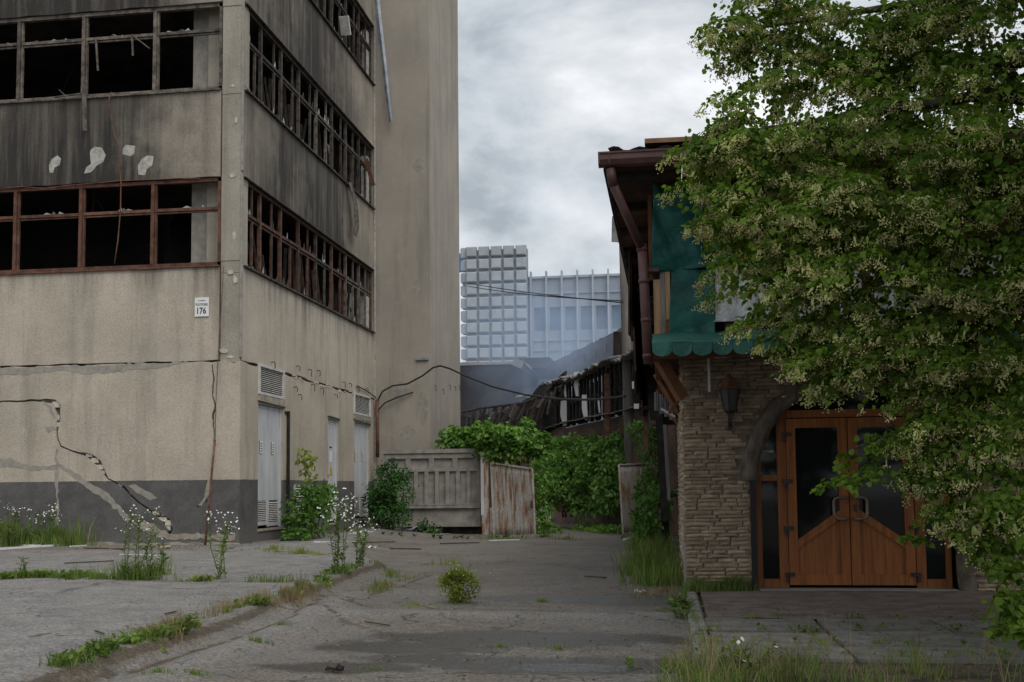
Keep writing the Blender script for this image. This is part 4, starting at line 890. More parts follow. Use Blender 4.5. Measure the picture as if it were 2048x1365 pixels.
# ------------------------------------------------------------------ pale gridded building far behind
FY2 = 130.0
gb = thing('gridded_tower_building', (-18, FY2, 0), 'pale precast tower of square concrete blocks with finned lower wing', 'building')
tl = P(929, 492, Y=FY2); tr = P(1056, 492, Y=FY2); pitchx = 25.6*FY2/2200*1.005; pitchz = 26.2*FY2/2200*1.005
quick('tower_core', M['farwall'], gb, [((tl.x+.02, FY2+.42, 0), (tr.x-.2, FY2+1.6, tl.z-.5))])
proto = None
for r_ in range(16):
    for c in range(-1, 5):
        w, h, d = pitchx*.83, pitchz*.80, .85
        if proto is None:
            m = MB(); k = .12
            m.add([(-w/2, d, -h/2), (w/2, d, -h/2), (w/2, d, h/2), (-w/2, d, h/2), (-w/2, .16, -h/2), (w/2, .16, -h/2), (w/2, .16, h/2), (-w/2, .16, h/2), (-w/2+k, 0, -h/2+k), (w/2-k, 0, -h/2+k), (w/2-k, 0, h/2-k), (-w/2+k, 0, h/2-k)],
                  [(0, 1, 5, 4), (1, 2, 6, 5), (2, 3, 7, 6), (3, 0, 4, 7), (4, 5, 9, 8), (5, 6, 10, 9), (6, 7, 11, 10), (7, 4, 8, 11), (8, 9, 10, 11), (3, 2, 1, 0)])
            o = m.build('facade_block', M['farwhite'], gb, origin=(0, 0, 0)); proto = o.data
        else: o = link_mesh('facade_block', proto, (0, 0, 0), gb)
        pos = Vector((tl.x+pitchx*(c+.5)+.05, FY2-.1, tl.z-pitchz*(r_+.5)))
        if c == -1:
            o.rotation_euler.z = R(-90); pos = Vector((tl.x-.62, FY2+1.1, pos.z))
        o.location = pos-WORLD[gb]
for c in range(6):
    pass
wl, wr = P(1058, 555, Y=FY2+1.5), P(1300, 555, Y=FY2+1.5)
wz = wl.z; dpx = (FY2+1.5)/2200
wins = []; fins = []
for k in range(-1, 8):
    fins.append(P(1093+31*k, 600, Y=FY2+1).x)
holes_ = []
zt1, zb1 = P(1125, 614, Y=FY2+1.5).z, P(1125, 661, Y=FY2+1.5).z
for a_, b_ in zip(fins[:-1], fins[1:]): holes_.append(rect(a_+.30, zb1, b_-.22, zt1))
holes_ = [h for h in holes_ if h[0][0] > wl.x]
MB().prism(rect(tr.x-.25, 0, wr.x, wz), lambda u, v, w: Vector((u, FY2+1.5+w, v)), 1.0, holes_).build('wing_wall', M['farwall'], gb)
for h in holes_: quick('window_pane', M['farglass'], gb, [((h[0][0]-.05, FY2+1.9, zb1-.05), (h[1][0]+.05, FY2+1.95, zt1+.05))])
for f in fins:
    if f > wl.x: quick('fin', M['farwhite'], gb, [((f-.10, FY2+.75, 0), (f+.10, FY2+1.49, wz+.55))])
for yy, hh in ((588, .16), (682, .16), (702, .14)):
    z = P(1125, yy, Y=FY2+1.5).z; quick('string_course', M['farwhite'], gb, [((wl.x, FY2+1.3, z), (wr.x, FY2+1.499, z+hh))])
quick('frieze', M['farwhite'], gb, [((wl.x, FY2+1.25, wz-.25), (wr.x, FY2+1.498, wz+.02))])
bx0 = P(915, 508, Y=FY2+6); quick('blue_panel', M['blue'], gb, [((bx0.x-2, FY2+5.8, P(915, 545, Y=FY2+6).z), (P(926, 508, Y=FY2+6).x, FY2+6.2, bx0.z))])

# ------------------------------------------------------------------ restaurant
RY, RX = 15.6, .2
rs = thing('stone_restaurant', (2.5, RY, 0), 'stone-clad restaurant with arched doorway and burnt upper floor', 'building')
AX, AW, AS, AR = 2.49, 1.37, 1.50, 1.41     # arch centre, half width, springing, rise
def inarch(x, z, pad=0):
    dx = abs(x-AX)
    if dx > AW+pad: return False
    return z < AS+(AR+pad)*math.sqrt(max(0, 1-(dx/(AW+pad))**2))
arch = [(AX+AW*math.cos(t), AS+AR*math.sin(t)) for t in np.linspace(0, math.pi, 33)]
outl = [(RX, -.2), (AX-AW, -.2)]+arch[::-1]+[(AX+AW, -.2), (8.5, -.2), (8.5, 3.42), (RX, 3.42)]
sw = MB().prism(outl, lambda u, v, w: Vector((u, RY+w, v)), .4).build('front_stone_wall', M['mortar'], rs)
sdw = quick('side_stone_wall', M['mortar'], rs, [((RX, RY+.401, -.3), (RX+.3, 33, 3.3))])
SV = []
for k in range(8):
    m = MB(); nx_, nz_ = 4, 2; vs = []
    for j in range(nz_+1):
        for i in range(nx_+1):
            e = i in (0, nx_) or j in (0, nz_)
            vs.append((i/nx_-.5+(random.uniform(-.03, .03) if 0 < i < nx_ else random.uniform(0, .035)*(1 if i == 0 else -1)), -(random.uniform(.35, .6) if e else random.uniform(.75, 1.0)), j/nz_-.5+random.uniform(-.09, .09)))
    nf = len(vs); fs = [(j*(nx_+1)+i, j*(nx_+1)+i+1, (j+1)*(nx_+1)+i+1, (j+1)*(nx_+1)+i) for j in range(nz_) for i in range(nx_)]
    ringi = [i for i in range(nx_+1)]+[(j+1)*(nx_+1)-1 for j in range(1, nz_+1)]+[nz_*(nx_+1)+i for i in range(nx_-1, -1, -1)]+[j*(nx_+1) for j in range(nz_-1, 0, -1)]
    b0 = len(vs); vs += [(vs[i][0], 0, vs[i][2]) for i in ringi]; L = len(ringi)
    fs += [(ringi[i], ringi[(i+1) % L], b0+(i+1) % L, b0+i)[::-1] for i in range(L)]
    me = bpy.data.meshes.new('stone'); me.from_pydata(vs, [], fs); me.materials.append(M['stone']); SV.append((me, np.array(vs), fs))
single = 0; joined = MB(); side_joined = MB()
z = -.06; row = 0
while z < 3.36:
    h = random.uniform(.040, .068); x = RX-.015-random.uniform(0, .1)
    while x < 6.5:
        w = random.uniform(.14, .50); xc = x+w/2; zc = z+h/2
        if x+w > AX-AW-.02 and x < AX and not inarch(x, zc, .03) and zc < AS: w = max(.06, AX-AW-.03-x); xc = x+w/2
        x0 = max(x, RX-.02); w_ = x+w-x0; xc = x0+w_/2
        if not (inarch(xc, zc, .02) or inarch(x0+.02, zc, .02) or inarch(x0+w_-.02, zc, .02)) and w_ > .05:
            dep = random.uniform(.025, .048); k = random.randrange(8)
            vis = (xc < 1.5 and zc < 3.0) or (xc > 3.8 and xc < 4.75 and zc < 1.35)
            if vis and single < 295:
                o = link_mesh('stone', SV[k][0], (xc, RY-.001, zc), sw); o.scale = (w_*.97, dep, h*.93); single += 1
            else:
                joined.add([Vector((xc+v[0]*w_*.97, RY-.001+v[1]*dep, zc+v[2]*h*.93)) for v in SV[k][1]], SV[k][2])
        x += w
    z += h; row += 1
joined.build('stonework', M['stone'], sw, kind='stuff')
z = -.06
while z < 3.2:
    h = random.uniform(.06, .10); y = RY-.03
    while y < 24:
        w = random.uniform(.14, .34); k = random.randrange(8); dep = random.uniform(.025, .07)
        if y < RY+1.3 and z < .7-(y-RY)*.2: pass
        else: side_joined.add([Vector((RX+.001+v[1]*dep, y+w/2+v[0]*w*.96, z+h/2+v[2]*h*.93)) for v in SV[k][1]], SV[k][2])
        y += w
    z += h
side_joined.build('stonework', M['stone'], sdw, kind='stuff')
quick('exposed_base', M['cement'], sdw, [((RX-.03, RY+.02, -.2), (RX-.001, RY+1.4, .62))])
# carved trim round the arch
m = MB(); vs = []; T = list(np.linspace(math.pi+.0, 0, 41)); pts = [(AX-AW, 1.50)]+[(AX+AW*math.cos(t), AS+AR*math.sin(t)) for t in T[1:]]+[(AX+AW, z) for z in np.linspace(1.3, -.03, 12)]
prof = 8; prev = None
for i, (x, z) in enumerate(pts):
    a_, b_ = pts[max(0, i-1)], pts[min(len(pts)-1, i+1)]; d = Vector((b_[0]-a_[0], 0, b_[1]-a_[1])).normalized(); nrm = Vector((-d.z, 0, d.x)); c = Vector((x, RY-.03, z))+nrm*.04
    for k in range(prof):
        t = 2*math.pi*k/prof; r_ = .115*(1+.28*mnoise.noise((i*.55, k*.9, 2))+.12*math.sin(i*.9+k*2.1)); vs.append(c+nrm*math.cos(t)*r_+Vector((0, math.sin(t)*r_*.75, 0)))
m.add(vs, [(i*prof+k, i*prof+(k+1) % prof, (i+1)*prof+(k+1) % prof, (i+1)*prof+k) for i in range(len(pts)-1) for k in range(prof)]+[tuple(range(prof))])
m.build('arch_trim', M['bark'], rs, smooth=True)
# door set
ds = rs
DY = RY+.16
def wood(name, parts, parent, y=DY, d=.07):
    m = MB()
    for p_ in parts: m.prism(p_, lambda u, v, w: Vector((u, y+w, v)), d)
    return m.build(name, M['oak'], parent)
DX0, DX1 = 1.17, 3.76; L0, LM, L1 = 1.60, 2.435, 3.29; LT, LB = 2.36, .06
wood('door_upright', [rect(1.475, .02, 1.60, 2.62)], ds); wood('door_upright', [rect(3.30, .02, 3.43, 2.62)], ds); wood('door_head_rail', [rect(1.605, LT+.015, 3.295, LT+.12)], ds)
wood('door_bottom_rail', [rect(1.255, .02, 1.47, .14)], ds); wood('door_bottom_rail', [rect(3.435, .02, 3.68, .14)], ds)
wood('door_stile', [rect(DX0, .02, 1.25, 1.98)], ds); wood('door_stile', [rect(3.685, .02, DX1, 1.98)], ds)
wood('door_midrail', [rect(1.255, 1.50, 1.47, 1.58)], ds); wood('door_midrail', [rect(3.435, 1.50, 3.68, 1.58)], ds)
ain = [(AX+(AW-.0)*math.cos(t), AS+(AR-.0)*math.sin(t)) for t in np.linspace(math.pi, 0, 41)]; ain2 = [(AX+(AW-.09)*math.cos(t), AS+(AR-.09)*math.sin(t)) for t in np.linspace(0, math.pi, 41)]
MB().prism(ain+ain2, lambda u, v, w: Vector((u, DY-.012+w, v)), .06).build('door_arch_frame', M['oak'], ds)
def gpane(poly): return MB().prism(poly, lambda u, v, w: Vector((u, DY+.035+w, v)), .012).build('door_glass_pane', M['pane'], ds)
gpane(rect(1.22, .12, 1.5, 1.53)); gpane(rect(3.41, .12, 3.71, 1.53))
gpane([(1.2, 1.56), (1.5, 1.56), (1.5, 2.42), (1.34, 2.2), (1.22, 1.9)]); gpane([(3.41, 1.56), (3.72, 1.56), (3.70, 1.9), (3.6, 2.2), (3.41, 2.42)])
gpane([(1.58, LT+.1), (3.33, LT+.1), (3.3, 2.55), (3.0, 2.78), (2.49, 2.88), (2.0, 2.78), (1.62, 2.55)])
gz = P(1603, 1098, Y=RY).z
def doorleaf(x0, x1, sgn):
    sw_, oy = .125, DY-.03; out, inn = (x0, x1) if sgn > 0 else (x1, x0)
    def rx(u): return out+sgn*u
    W = x1-x0; zlo, zhi = .56, .97
    def rc(u0, v0, u1, v1): return rect(min(rx(u0), rx(u1)), v0, max(rx(u0), rx(u1)), v1)
    lf = wood('door_leaf', [rc(0, LB, sw_, LT), rc(W-sw_, LB, W, LT), rc(sw_, LT-.13, W-sw_, LT), rc(sw_, LB, W-sw_, LB+.14)], ds, oy)
    def q(u, v): return (rx(u), v)
    brace = [q(sw_, zlo), q(W-sw_, zhi), q(W-sw_, zhi+.12), q(sw_, zlo+.12)]
    if sgn < 0: brace = brace[::-1]
    wood('brace', [brace], lf, oy+.004)
    low = [q(sw_, LB+.14), q(W-sw_, LB+.14), q(W-sw_, zhi), q(sw_, zlo)]
    if sgn < 0: low = low[::-1]
    MB().prism(low, lambda u, v, w: Vector((u, oy+.035+w, v)), .02).build('wood_panel', M['oak'], lf)
    up = [q(sw_-.01, zlo+.11), q(W-sw_+.01, zhi+.11), q(W-sw_+.01, LT-.12), q(sw_-.01, LT-.12)]
    if sgn < 0: up = up[::-1]
    MB().prism(up, lambda u, v, w: Vector((u, oy+.04+w, v)), .012).build('glass_pane', M['pane'], lf)
    hx = rx(W-.055); hx2 = rx(W-.20); hy = oy-.07
    MB().tube([(hx, oy, 1.26), (hx, hy, 1.26), (rx(W-.15), hy, 1.262), (hx2, hy, 1.24), (rx(W-.215), hy, 1.2), (rx(W-.215), hy, 1.03), (hx2, hy, .99), (rx(W-.15), hy, .965), (hx, hy, .965), (hx, oy, .965)], .021, 8).build('pull_handle', M['bronze'], lf, smooth=True)
    for hz in (2.12, 1.47, .82, .18):
        quick('hinge', M['darkmetal'], lf, [((min(rx(-.06), rx(.07)), oy-.03, hz), (max(rx(-.06), rx(.07)), oy-.001, hz+.05)), ((min(rx(-.05), rx(-.015)), oy-.035, hz-.08), (max(rx(-.05), rx(-.015)), oy-.002, hz+.03))])
    return lf
doorleaf(L0+.005, LM-.006, 1); rl = doorleaf(LM+.006, L1-.005, -1)
quick('lock', M['darkmetal'], rl, [((LM+.05, DY-.045, 1.07), (LM+.09, DY-.031, 1.16))])
quick('door_threshold', M['cement'], ds, [((1.16, RY-.10, -.08), (3.78, RY+.22, .018))])
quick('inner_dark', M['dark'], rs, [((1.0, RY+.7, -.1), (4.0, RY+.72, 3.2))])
quick('flag_sticker', M['blue'], ds, [((1.30, DY+.030, 1.93), (1.44, DY+.034, 1.97))]); quick('flag_sticker', M['yellow'], ds, [((1.30, DY+.030, 1.895), (1.44, DY+.034, 1.929))])
pm = thing('rusty_post', (1.12, RY-.06, 0), 'black steel post with orange rust at the left of the door', 'post')
MB().box((1.085, RY-.13, -.06), (1.155, RY-.002, 1.5)).build('shaft', M['rustblack'], pm)
# lantern
lx, lz = .83, 2.3
ln = thing('wall_lantern', (lx, RY-.25, lz), 'six-sided wall lantern with copper cap on the stone pier', 'lantern')
def frustum(z0, r0, z1, r1, n=6): 
    m = MB(); m.add([(lx+r*math.cos(2*math.pi*k/n+.3), RY-.25+r*math.sin(2*math.pi*k/n+.3), z) for z, r in ((z0, r0), (z1, r1)) for k in range(n)], [(k, (k+1) % n, n+(k+1) % n, n+k) for k in range(n)]+[tuple(range(n))[::-1], tuple(range(n, 2*n))]); return m
frustum(lz+.46, .17, lz+.68, .015).build('cap', M['copper'], ln); frustum(lz+.17, .08, lz+.455, .135).build('glass', M['lampglass'], ln)
frustum(lz+.12, .05, lz+.169, .085).build('base', M['darkmetal'], ln)
for k in range(6):
    t = 2*math.pi*k/6+.3; MB().bar((lx+.083*math.cos(t), RY-.25+.083*math.sin(t), lz+.165), (lx+.14*math.cos(t), RY-.25+.14*math.sin(t), lz+.46), .016).build('rib', M['darkmetal'], ln)
MB().tube([(lx, RY-.25, lz+.12), (lx, RY-.24, lz+.02), (lx, RY-.1, lz-.03), (lx, RY-.02, lz+.06)], .014, 6).build('bracket', M['darkmetal'], ln); MB().bar((lx, RY-.05, lz+.12), (lx, RY-.05, lz-.09), .05, .03).build('wall_plate', M['darkmetal'], ln)
# ---- upper floor
UY, UX, EY, EX = 14.6, -.18, 13.72, -.76; UZ0, UZ1 = 3.30, 5.46
quick('upper_floor_deck', M['planks'], rs, [((UX, UY, UZ0-.06), (8, 33, UZ0+.08))])
quick('upper_core', M['charblack'], rs, [((UX+.25, UY+.12, UZ0+.08), (8, 32.8, UZ1))])
for k in range(26):
    y = UY+.2+k*.7; quick('charred_stud', M['charblack'], rs, bars=[((UX+.06, y, UZ0+.08), (UX+.06+random.uniform(-.1, .05), y+random.uniform(-.1, .1), UZ1), .12, .10)])
for k in range(9):
    y = UY+.4+k*1.9; quick('charred_board', M['charblack'], rs, bars=[((UX-.02, y, UZ0+random.uniform(.2, 1.2)), (UX-.06, y+1.8, UZ0+random.uniform(.6, 2.0)), .25, .03)])
for k in range(34):
    y = 18.5+k*.42; zt0 = UZ1-random.uniform(0, .1); zl = UZ0+random.uniform(-.4, .5)+(.9 if y < 20.5 else 0)
    quick('charred_board', M['charblack'] if k % 5 else M['planks'], rs, bars=[((EX+.14+random.uniform(-.03, .03), y, zl), (EX+.14+random.uniform(-.03, .03), y+random.uniform(-.05, .05), zt0), .40, .03, (1, 0, 0))])
# roof: soffit planks, rafters, corrugated top, gutters
for k in range(30):
    y = EY+.04+k*.62; quick('soffit_plank', M['planks'], rs, [((EX+.03, y, UZ1+random.uniform(.0, .02)), (UX+.4, y+.6, UZ1+.03+.02))])
for k in range(8): quick('soffit_plank', M['planks'], rs, [((UX+.41+k*1.0, EY+.03, UZ1+.002), (UX+.405+k*1.0+.99, UY+.3, UZ1+.04))])
for k in range(12): y = EY+.3+k*1.5; quick('rafter_tail', M['charblack'], rs, bars=[((EX+.05, y, UZ1-.05), (UX+.3, y, UZ1-.02), .1, .12)])
quick('fascia', M['brownmetal'], rs, [((EX, EY+.001, UZ1+.02), (8, EY+.03, UZ1+.20))])
quick('side_fascia', M['charblack'], rs, [((EX-.005, EY+.031, UZ1-.02), (EX+.02, 33, UZ1+.16))])
m = MB(); vs = []; nn = 130
for i in range(nn+1):
    x = EX+.06+i*8.6/nn; r_ = .022*math.sin(i*1.3); vs += [(x, EY-.02, UZ1+.24+r_+.02*(i < 3)), (x, 20, UZ1+1.9+r_)]
m.add(vs, [(2*i, 2*i+2, 2*i+3, 2*i+1) for i in range(nn)]); o = m.build('roof_sheet', M['charblack'], rs); o.modifiers.new('t', 'SOLIDIFY').thickness = .03
quick('ridge_flashing', M['copper'], rs, bars=[((P(1290, 294, Y=14.2).x, 14.2, P(1290, 294, Y=14.2).z), (2.5, 14.2, P(1290, 294, Y=14.2).z-.02), .5, .06)])
gt = rs
m = MB(); prof = [(-.14, .13), (-.145, .05), (-.11, -.01), (-.05, -.03), (0, -.02), (0, .13)]
vs = [(x, EY+a_, UZ1+.03+b_) for x in (EX-.06, 8) for a_, b_ in prof]; n = len(prof)
m.add(vs, [(k, k+1, n+k+1, n+k) for k in range(n-1)]+[tuple(range(n))]); o = gt = m.build('gutter', M['brownmetal'], rs); o.modifiers.new('t', 'SOLIDIFY').thickness = .006
quick('rim', M['brownmetal'], gt, bars=[((EX-.06, EY-.145, UZ1+.165), (8, EY-.145, UZ1+.165), .022, .022)])
for x in np.arange(EX-.04, .6, .12): quick('bracket', M['brownmetal'], gt, bars=[((x, EY-.15, UZ1+.03), (x, EY-.15, UZ1+.17), .012, .01)]) if x < -.6 else None
d0 = P(1221, 345, Y=EY-.04); d1 = P(1226, 372, Y=EY); d2 = P(1284, 498, Y=14.35); d3 = P(1297, 728, Y=14.4)
MB().tube([d0+Vector((0, 0, .05)), d1], .062, 10).build('gutter_outlet', M['brownmetal'], rs, smooth=True); MB().tube([d1+Vector((0, 0, .02)), d2], .058, 10).build('elbow_pipe', M['brownmetal'], rs, smooth=True)
dpipe = MB().tube([d2+Vector((0, 0, .06)), d2.lerp(d3, .5), d3], .064, 10).build('downpipe', M['brownmetal'], rs, smooth=True)
for t in (.0, .28, .62, .93):
    c = d2.lerp(d3, t); MB().tube([c+Vector((0, 0, .02)), c-Vector((0, 0, .03))], .072, 10).build('collar', M['brownmetal'], dpipe, smooth=True)
# green tarp, white film, boards, awning
def cloth(poly_fn, nx_, nz_, y, amp, name, mat, parent, seed):
    m = MB(); vs = []
    for j in range(nz_+1):
        for i in range(nx_+1):
            u, v = i/nx_, j/nz_; x, z = poly_fn(u, v)
            w = amp*(mnoise.noise((x*2.2+seed, z*1.1, 1))+.6*mnoise.noise((x*7+z*3.0, z*1.3-x*.4, seed))+.35*mnoise.noise((x*2.0-z*6, z*1.1+x*3, seed+3)))
            vs.append((x, y+w, z))
    m.add(vs, [(j*(nx_+1)+i, j*(nx_+1)+i+1, (j+1)*(nx_+1)+i+1, (j+1)*(nx_+1)+i) for j in range(nz_) for i in range(nx_)])
    o = m.build(name, mat, parent, smooth=True); o.modifiers.new('t', 'SOLIDIFY').thickness = .004; return o
def quadf(a, b, c, d):     # bl, br, tr, tl in (x,z)
    return lambda u, v: ((a[0]*(1-u)+b[0]*u)*(1-v)+(d[0]*(1-u)+c[0]*u)*v, (a[1]*(1-u)+b[1]*u)*(1-v)+(d[1]*(1-u)+c[1]*u)*v)
tx = lambda x, y, Y=UY-.05: (P(x, y, Y=Y).x, P(x, y, Y=Y).z)
tp = thing('green_tarp', (.3, UY, UZ0), 'wrinkled dark green tarpaulin covering the upper floor corner', 'tarpaulin')
cloth(quadf(tx(1303, 545), tx(1460, 535), tx(1460, 370), tx(1307, 370)), 44, 50, UY-.11, .11, 'upper_sheet', M['green'], tp, 3)
cloth(quadf(tx(1337, 685), tx(1430, 690), tx(1430, 540), tx(1342, 540)), 34, 44, UY-.07, .07, 'lower_sheet', M['green'], tp, 8)
xw0 = tx(1425, 600)[0]
for k, (xa, xb, mt, lb) in enumerate(((xw0+.01, 1.45, 'film', 'white'), (1.55, 2.5, 'film', 'white'), (2.6, 3.5, 'film', ''), (3.6, 4.7, 'film', ''))):
    o = cloth(quadf((xa, UZ0+.28), (xb, UZ0+.28), (xb, 4.35), (xa, 4.35)), 26, 22, UY-.06, .05, 'plastic_sheet', M['film'], None, 20+k)
    tag(o, ('crumpled pale plastic film over the window opening next to the green tarp', 'pale plastic film behind the linden, second opening from the tarp', 'pale plastic film behind the linden, third opening from the tarp', 'pale plastic film behind the linden, farthest from the tarp')[k], 'plastic sheet', 'plastic films over the upper windows')
quick('upper_front_wall', M['planks'], rs, [((.75, UY, 4.36), (8, UY+.1, UZ1)), ((.75, UY+.001, UZ0+.09), (8, UY+.1, UZ0+.27))])
for a_, b_ in ((1.46, 1.54), (2.51, 2.59), (3.51, 3.59), (4.71, 8)): quick('upper_post', M['timber'], rs, [((a_, UY-.02, UZ0+.28), (b_, UY+.08, 4.35))])
for (x0, x1, y0, y1, mt) in ((1309, 1320, 560, 682, 'rawwood'), (1322, 1329, 540, 684, 'greyplank'), (1330, 1336, 540, 685, 'timber'), (1332, 1339, 538, 640, 'rawwood'), (1298, 1303, 390, 560, 'timber')):
    a_, b_ = P(x0, y1, Y=UY-.02), P(x1, y0, Y=UY-.02); quick('wall_board', M[mt], rs, [((a_.x, UY-.03+random.uniform(-.015, .015), a_.z), (b_.x, UY+.05, b_.z))])
quick('window_sill', M['brownmetal'], rs, [((P(1297, 548, Y=UY).x, UY-.16, P(1297, 548, Y=UY).z), (P(1318, 548, Y=UY).x, UY-.02, P(1297, 544, Y=UY).z+.02))])
ax0, ax1, AYF = P(1304, 700, Y=14.15).x, 6.0, 14.15; sc_w = .255; nsc = int((ax1-ax0)/sc_w)
zA0, zA1 = P(1304, 682, Y=AYF).z, P(1304, 712, Y=AYF).z
m = MB(); vs = []; nn = nsc*4
for i in range(nn+1):
    x = ax0+i*(nsc*sc_w)/nn; sag = .025*mnoise.noise((x*1.3, 0, 4))+.012*math.sin(x*9)
    vs += [(x, UY-.02, zA0+.16+sag), (x, UY-.16, zA0+.12+sag), (x, UY-.32, zA0+.05+sag), (x, AYF+.03, zA0+sag*.6), (x, AYF, zA0-.03+sag*.6)]
m.add(vs, [(5*i+k, 5*i+k+1, 5*i+5+k+1, 5*i+5+k) for i in range(nn) for k in range(4)]); o = aw = m.build('awning', M['awning'], rs, smooth=True); o['label'] = 'green canvas awning with scalloped edge'; o.modifiers.new('t', 'SOLIDIFY').thickness = .006
for s in range(nsc):
    x0 = ax0+s*sc_w; pts = [(x0+.003, zA0-.032), (x0+sc_w-.003, zA0-.032), (x0+sc_w-.003, zA1+.07)]+[(x0+sc_w/2+(sc_w/2-.003)*math.cos(t), zA1+.07-.085*math.sin(t)) for t in np.linspace(.1, 3.04, 10)]+[(x0+.003, zA1+.07)]
    yo = random.uniform(-.012, .012); MB().prism(pts, lambda u, v, w: Vector((u, AYF-.004+yo*math.sin((u-x0)/sc_w*3.14)*3+w, v)), .006).build('scallop', M['awning'], aw)
# timber brackets, side canopy scraps under the overhang
for k, y in enumerate((14.75, 17.4, 20.2)):
    quick('bracket', M['timber'], rs, bars=[((UX+.02, y, UZ0-.08), (RX-.02, y+.2, 2.62), .12, .14)]); quick('joist', M['timber'], rs, bars=[((UX-.02, y-.12, UZ0-.12), (RX+.4, y-.12, UZ0-.12), .12, .12)])
quick('edge_beam', M['timber'], rs, bars=[((UX+.05, UY+.03, UZ0-.13), (UX+.05, 24, UZ0-.13), .12, .14)])
quick('under_beam', M['timber'], rs, bars=[((UX+.12, UY+.05, UZ0-.11), (6.5, UY+.05, UZ0-.11), .12, .1)])
for k in range(7):
    x = RX+.55+k*.85; quick('white_conduit' if k == 0 else 'joist', M['whitepaint'] if k == 0 else M['timber'], rs, bars=[((x if k else P(1417, 720, Y=15.2).x, 15.2, 3.18), (x if k else P(1417, 720, Y=15.2).x, 15.2 if k == 0 else 15.25, 2.72 if k == 0 else 3.1), .035 if k == 0 else .08, .03)])
sc2 = thing('corrugated_scrap', P(1335, 800, Y=19)[:], 'small grey corrugated sheet hanging under the charred eaves', 'metal sheet')
for k in range(4):
    a_ = P(1308+k*10, 785-k*0+k*4, Y=19-.4*k); b_ = P(1317+k*10, 822+k*6, Y=19-.4*k)
    m = MB(); vs = []
    for i in range(7):
        t = i/6; vs += [(a_.x+(b_.x-a_.x)*t, a_.y+.02*math.sin(i*1.9), a_.z), (a_.x+(b_.x-a_.x)*t, a_.y+.02*math.sin(i*1.9), b_.z)]
    m.add(vs, [(2*i, 2*i+1, 2*i+3, 2*i+2) for i in range(6)]); o = m.build('sheet_strip', M['corr'], sc2); o.modifiers.new('t', 'SOLIDIFY').thickness = .008
for (xa, ya, xb, yb, mt, w, Y_, lb) in ((1322, 758, 1350, 776, 'whitepaint', .07, 17.5, 'upper pale batten slanting under the eaves'), (1322, 818, 1350, 834, 'whitepaint', .06, 17.8, 'lower pale batten slanting under the eaves'), (1338, 828, 1356, 802, 'timber', .07, 17.2, 'short brown strut between the pale battens'),
        (1316, 800, 1330, 1042, 'charblack', .13, 20.5, 'charred black post between gate leaf and stone wall'), (1328, 850, 1336, 1000, 'greyplank', .10, 21.0, 'grey plank standing beside the charred post'),
        (1294, 740, 1292, 905, 'rust', .10, 26.0, 'thin rusty pipe standing behind the bare pole'), (1282, 735, 1288, 800, 'charblack', .25, 24.0, 'short charred timber hanging under the eaves'), (1270, 712, 1312, 748, 'charblack', .10, 22.0, 'charred batten slanting below the downpipe'),
        (1300, 740, 1310, 840, 'charblack', .18, 21.5, 'charred timber upright below the eaves'), (1268, 820, 1300, 815, 'charblack', .14, 25.5, 'charred rail joining the pole and the posts')):
    tag(MB().bar(P(xa, ya, Y=Y_), P(xb, yb, Y=Y_), w, w*.6).build({'whitepaint': 'pale_batten', 'timber': 'timber_strut', 'charblack': 'charred_timber', 'greyplank': 'grey_plank', 'rust': 'rusty_pipe'}[mt], M[mt]), lb, 'timber' if mt != 'rust' else 'pipe')
quick('white_scrap', M['plate'], rs, [((P(1264, 778, Y=24).x, 24, P(1264, 778, Y=24).z), (P(1272, 764, Y=24).x, 24.02, P(1264, 763, Y=24).z)), ((P(1268, 818, Y=24).x, 24, P(1264, 818, Y=24).z), (P(1278, 806, Y=24).x, 24.02, P(1264, 808, Y=24).z))])
for y in (27, 32): quick('side_post', M['charblack'], rs, [((UX-.05, y, -.2), (UX+.12, y+.2, UZ0))])
quick('side_void', M['charblack'], rs, [((RX-.02, 24.2, -.2), (RX+.2, 33.1, UZ0-.1))])
# ------------------------------------------------------------------ plants: generators
HEART = np.array([(0, 0, 0), (.44, .16, .07), (.40, .60, .05), (0, 1, -.14), (-.40, .60, .05), (-.44, .16, .07)])
OVAL = np.array([(0, 0, 0), (.25, .28, .05), (.25, .66, .03), (0, 1, -.12), (-.25, .66, .03), (-.25, .28, .05)])
NARROW = np.array([(0, 0, 0), (.12, .3, .03), (.10, .7, .0), (0, 1, -.15), (-.10, .7, 0), (-.12, .3, .03)])
LF = np.array([(0, 1, 2, 3), (0, 3, 4, 5)])
def unit(a): return a/np.maximum(np.linalg.norm(a, axis=1, keepdims=True), 1e-6)
def leaf_mesh(C, D, U, S, T=OVAL):
    """C base, D axis, U rough normal, S size"""
    D = unit(D); X = unit(np.cross(D, U)); Z = np.cross(X, D)
    V = C[:, None, :]+S[:, None, None]*(T[None, :, 0:1]*X[:, None, :]+T[None, :, 1:2]*D[:, None, :]+T[None, :, 2:3]*Z[:, None, :])
    n = len(C); F = (LF[None]+6*np.arange(n)[:, None, None]).reshape(-1, 4)
    return V.reshape(-1, 3), F
def blob_points(lobes, per, shell=.55):
    """points and outward directions in a union of ellipsoid lobes (c, (rx,ry,rz), weight)"""
    Cs, Os = [], []
    for c, r, w in lobes:
        n = max(3, int(per*w)); d = unit(RNG.normal(size=(n, 3))); rad = (shell+(1-shell)*RNG.random(n)**.6)[:, None]*(1+.16*RNG.normal(size=(n, 1)))
        Cs.append(np.array(c)+d*rad*np.array(r)); Os.append(d)
    return np.vstack(Cs), np.vstack(Os)
def foliage(C, O, size, T, droop=.5, spread=1.0, up=.9):
    n = len(C); D = O*.7+RNG.normal(size=(n, 3))*.6*spread+np.array([0, 0, -droop]); U = np.array([0, -.25, up*.55])+RNG.normal(size=(n, 3))*.5+O*.85
    S = size*RNG.uniform(.6, 1.25, n); return leaf_mesh(C, D, U, S, T)
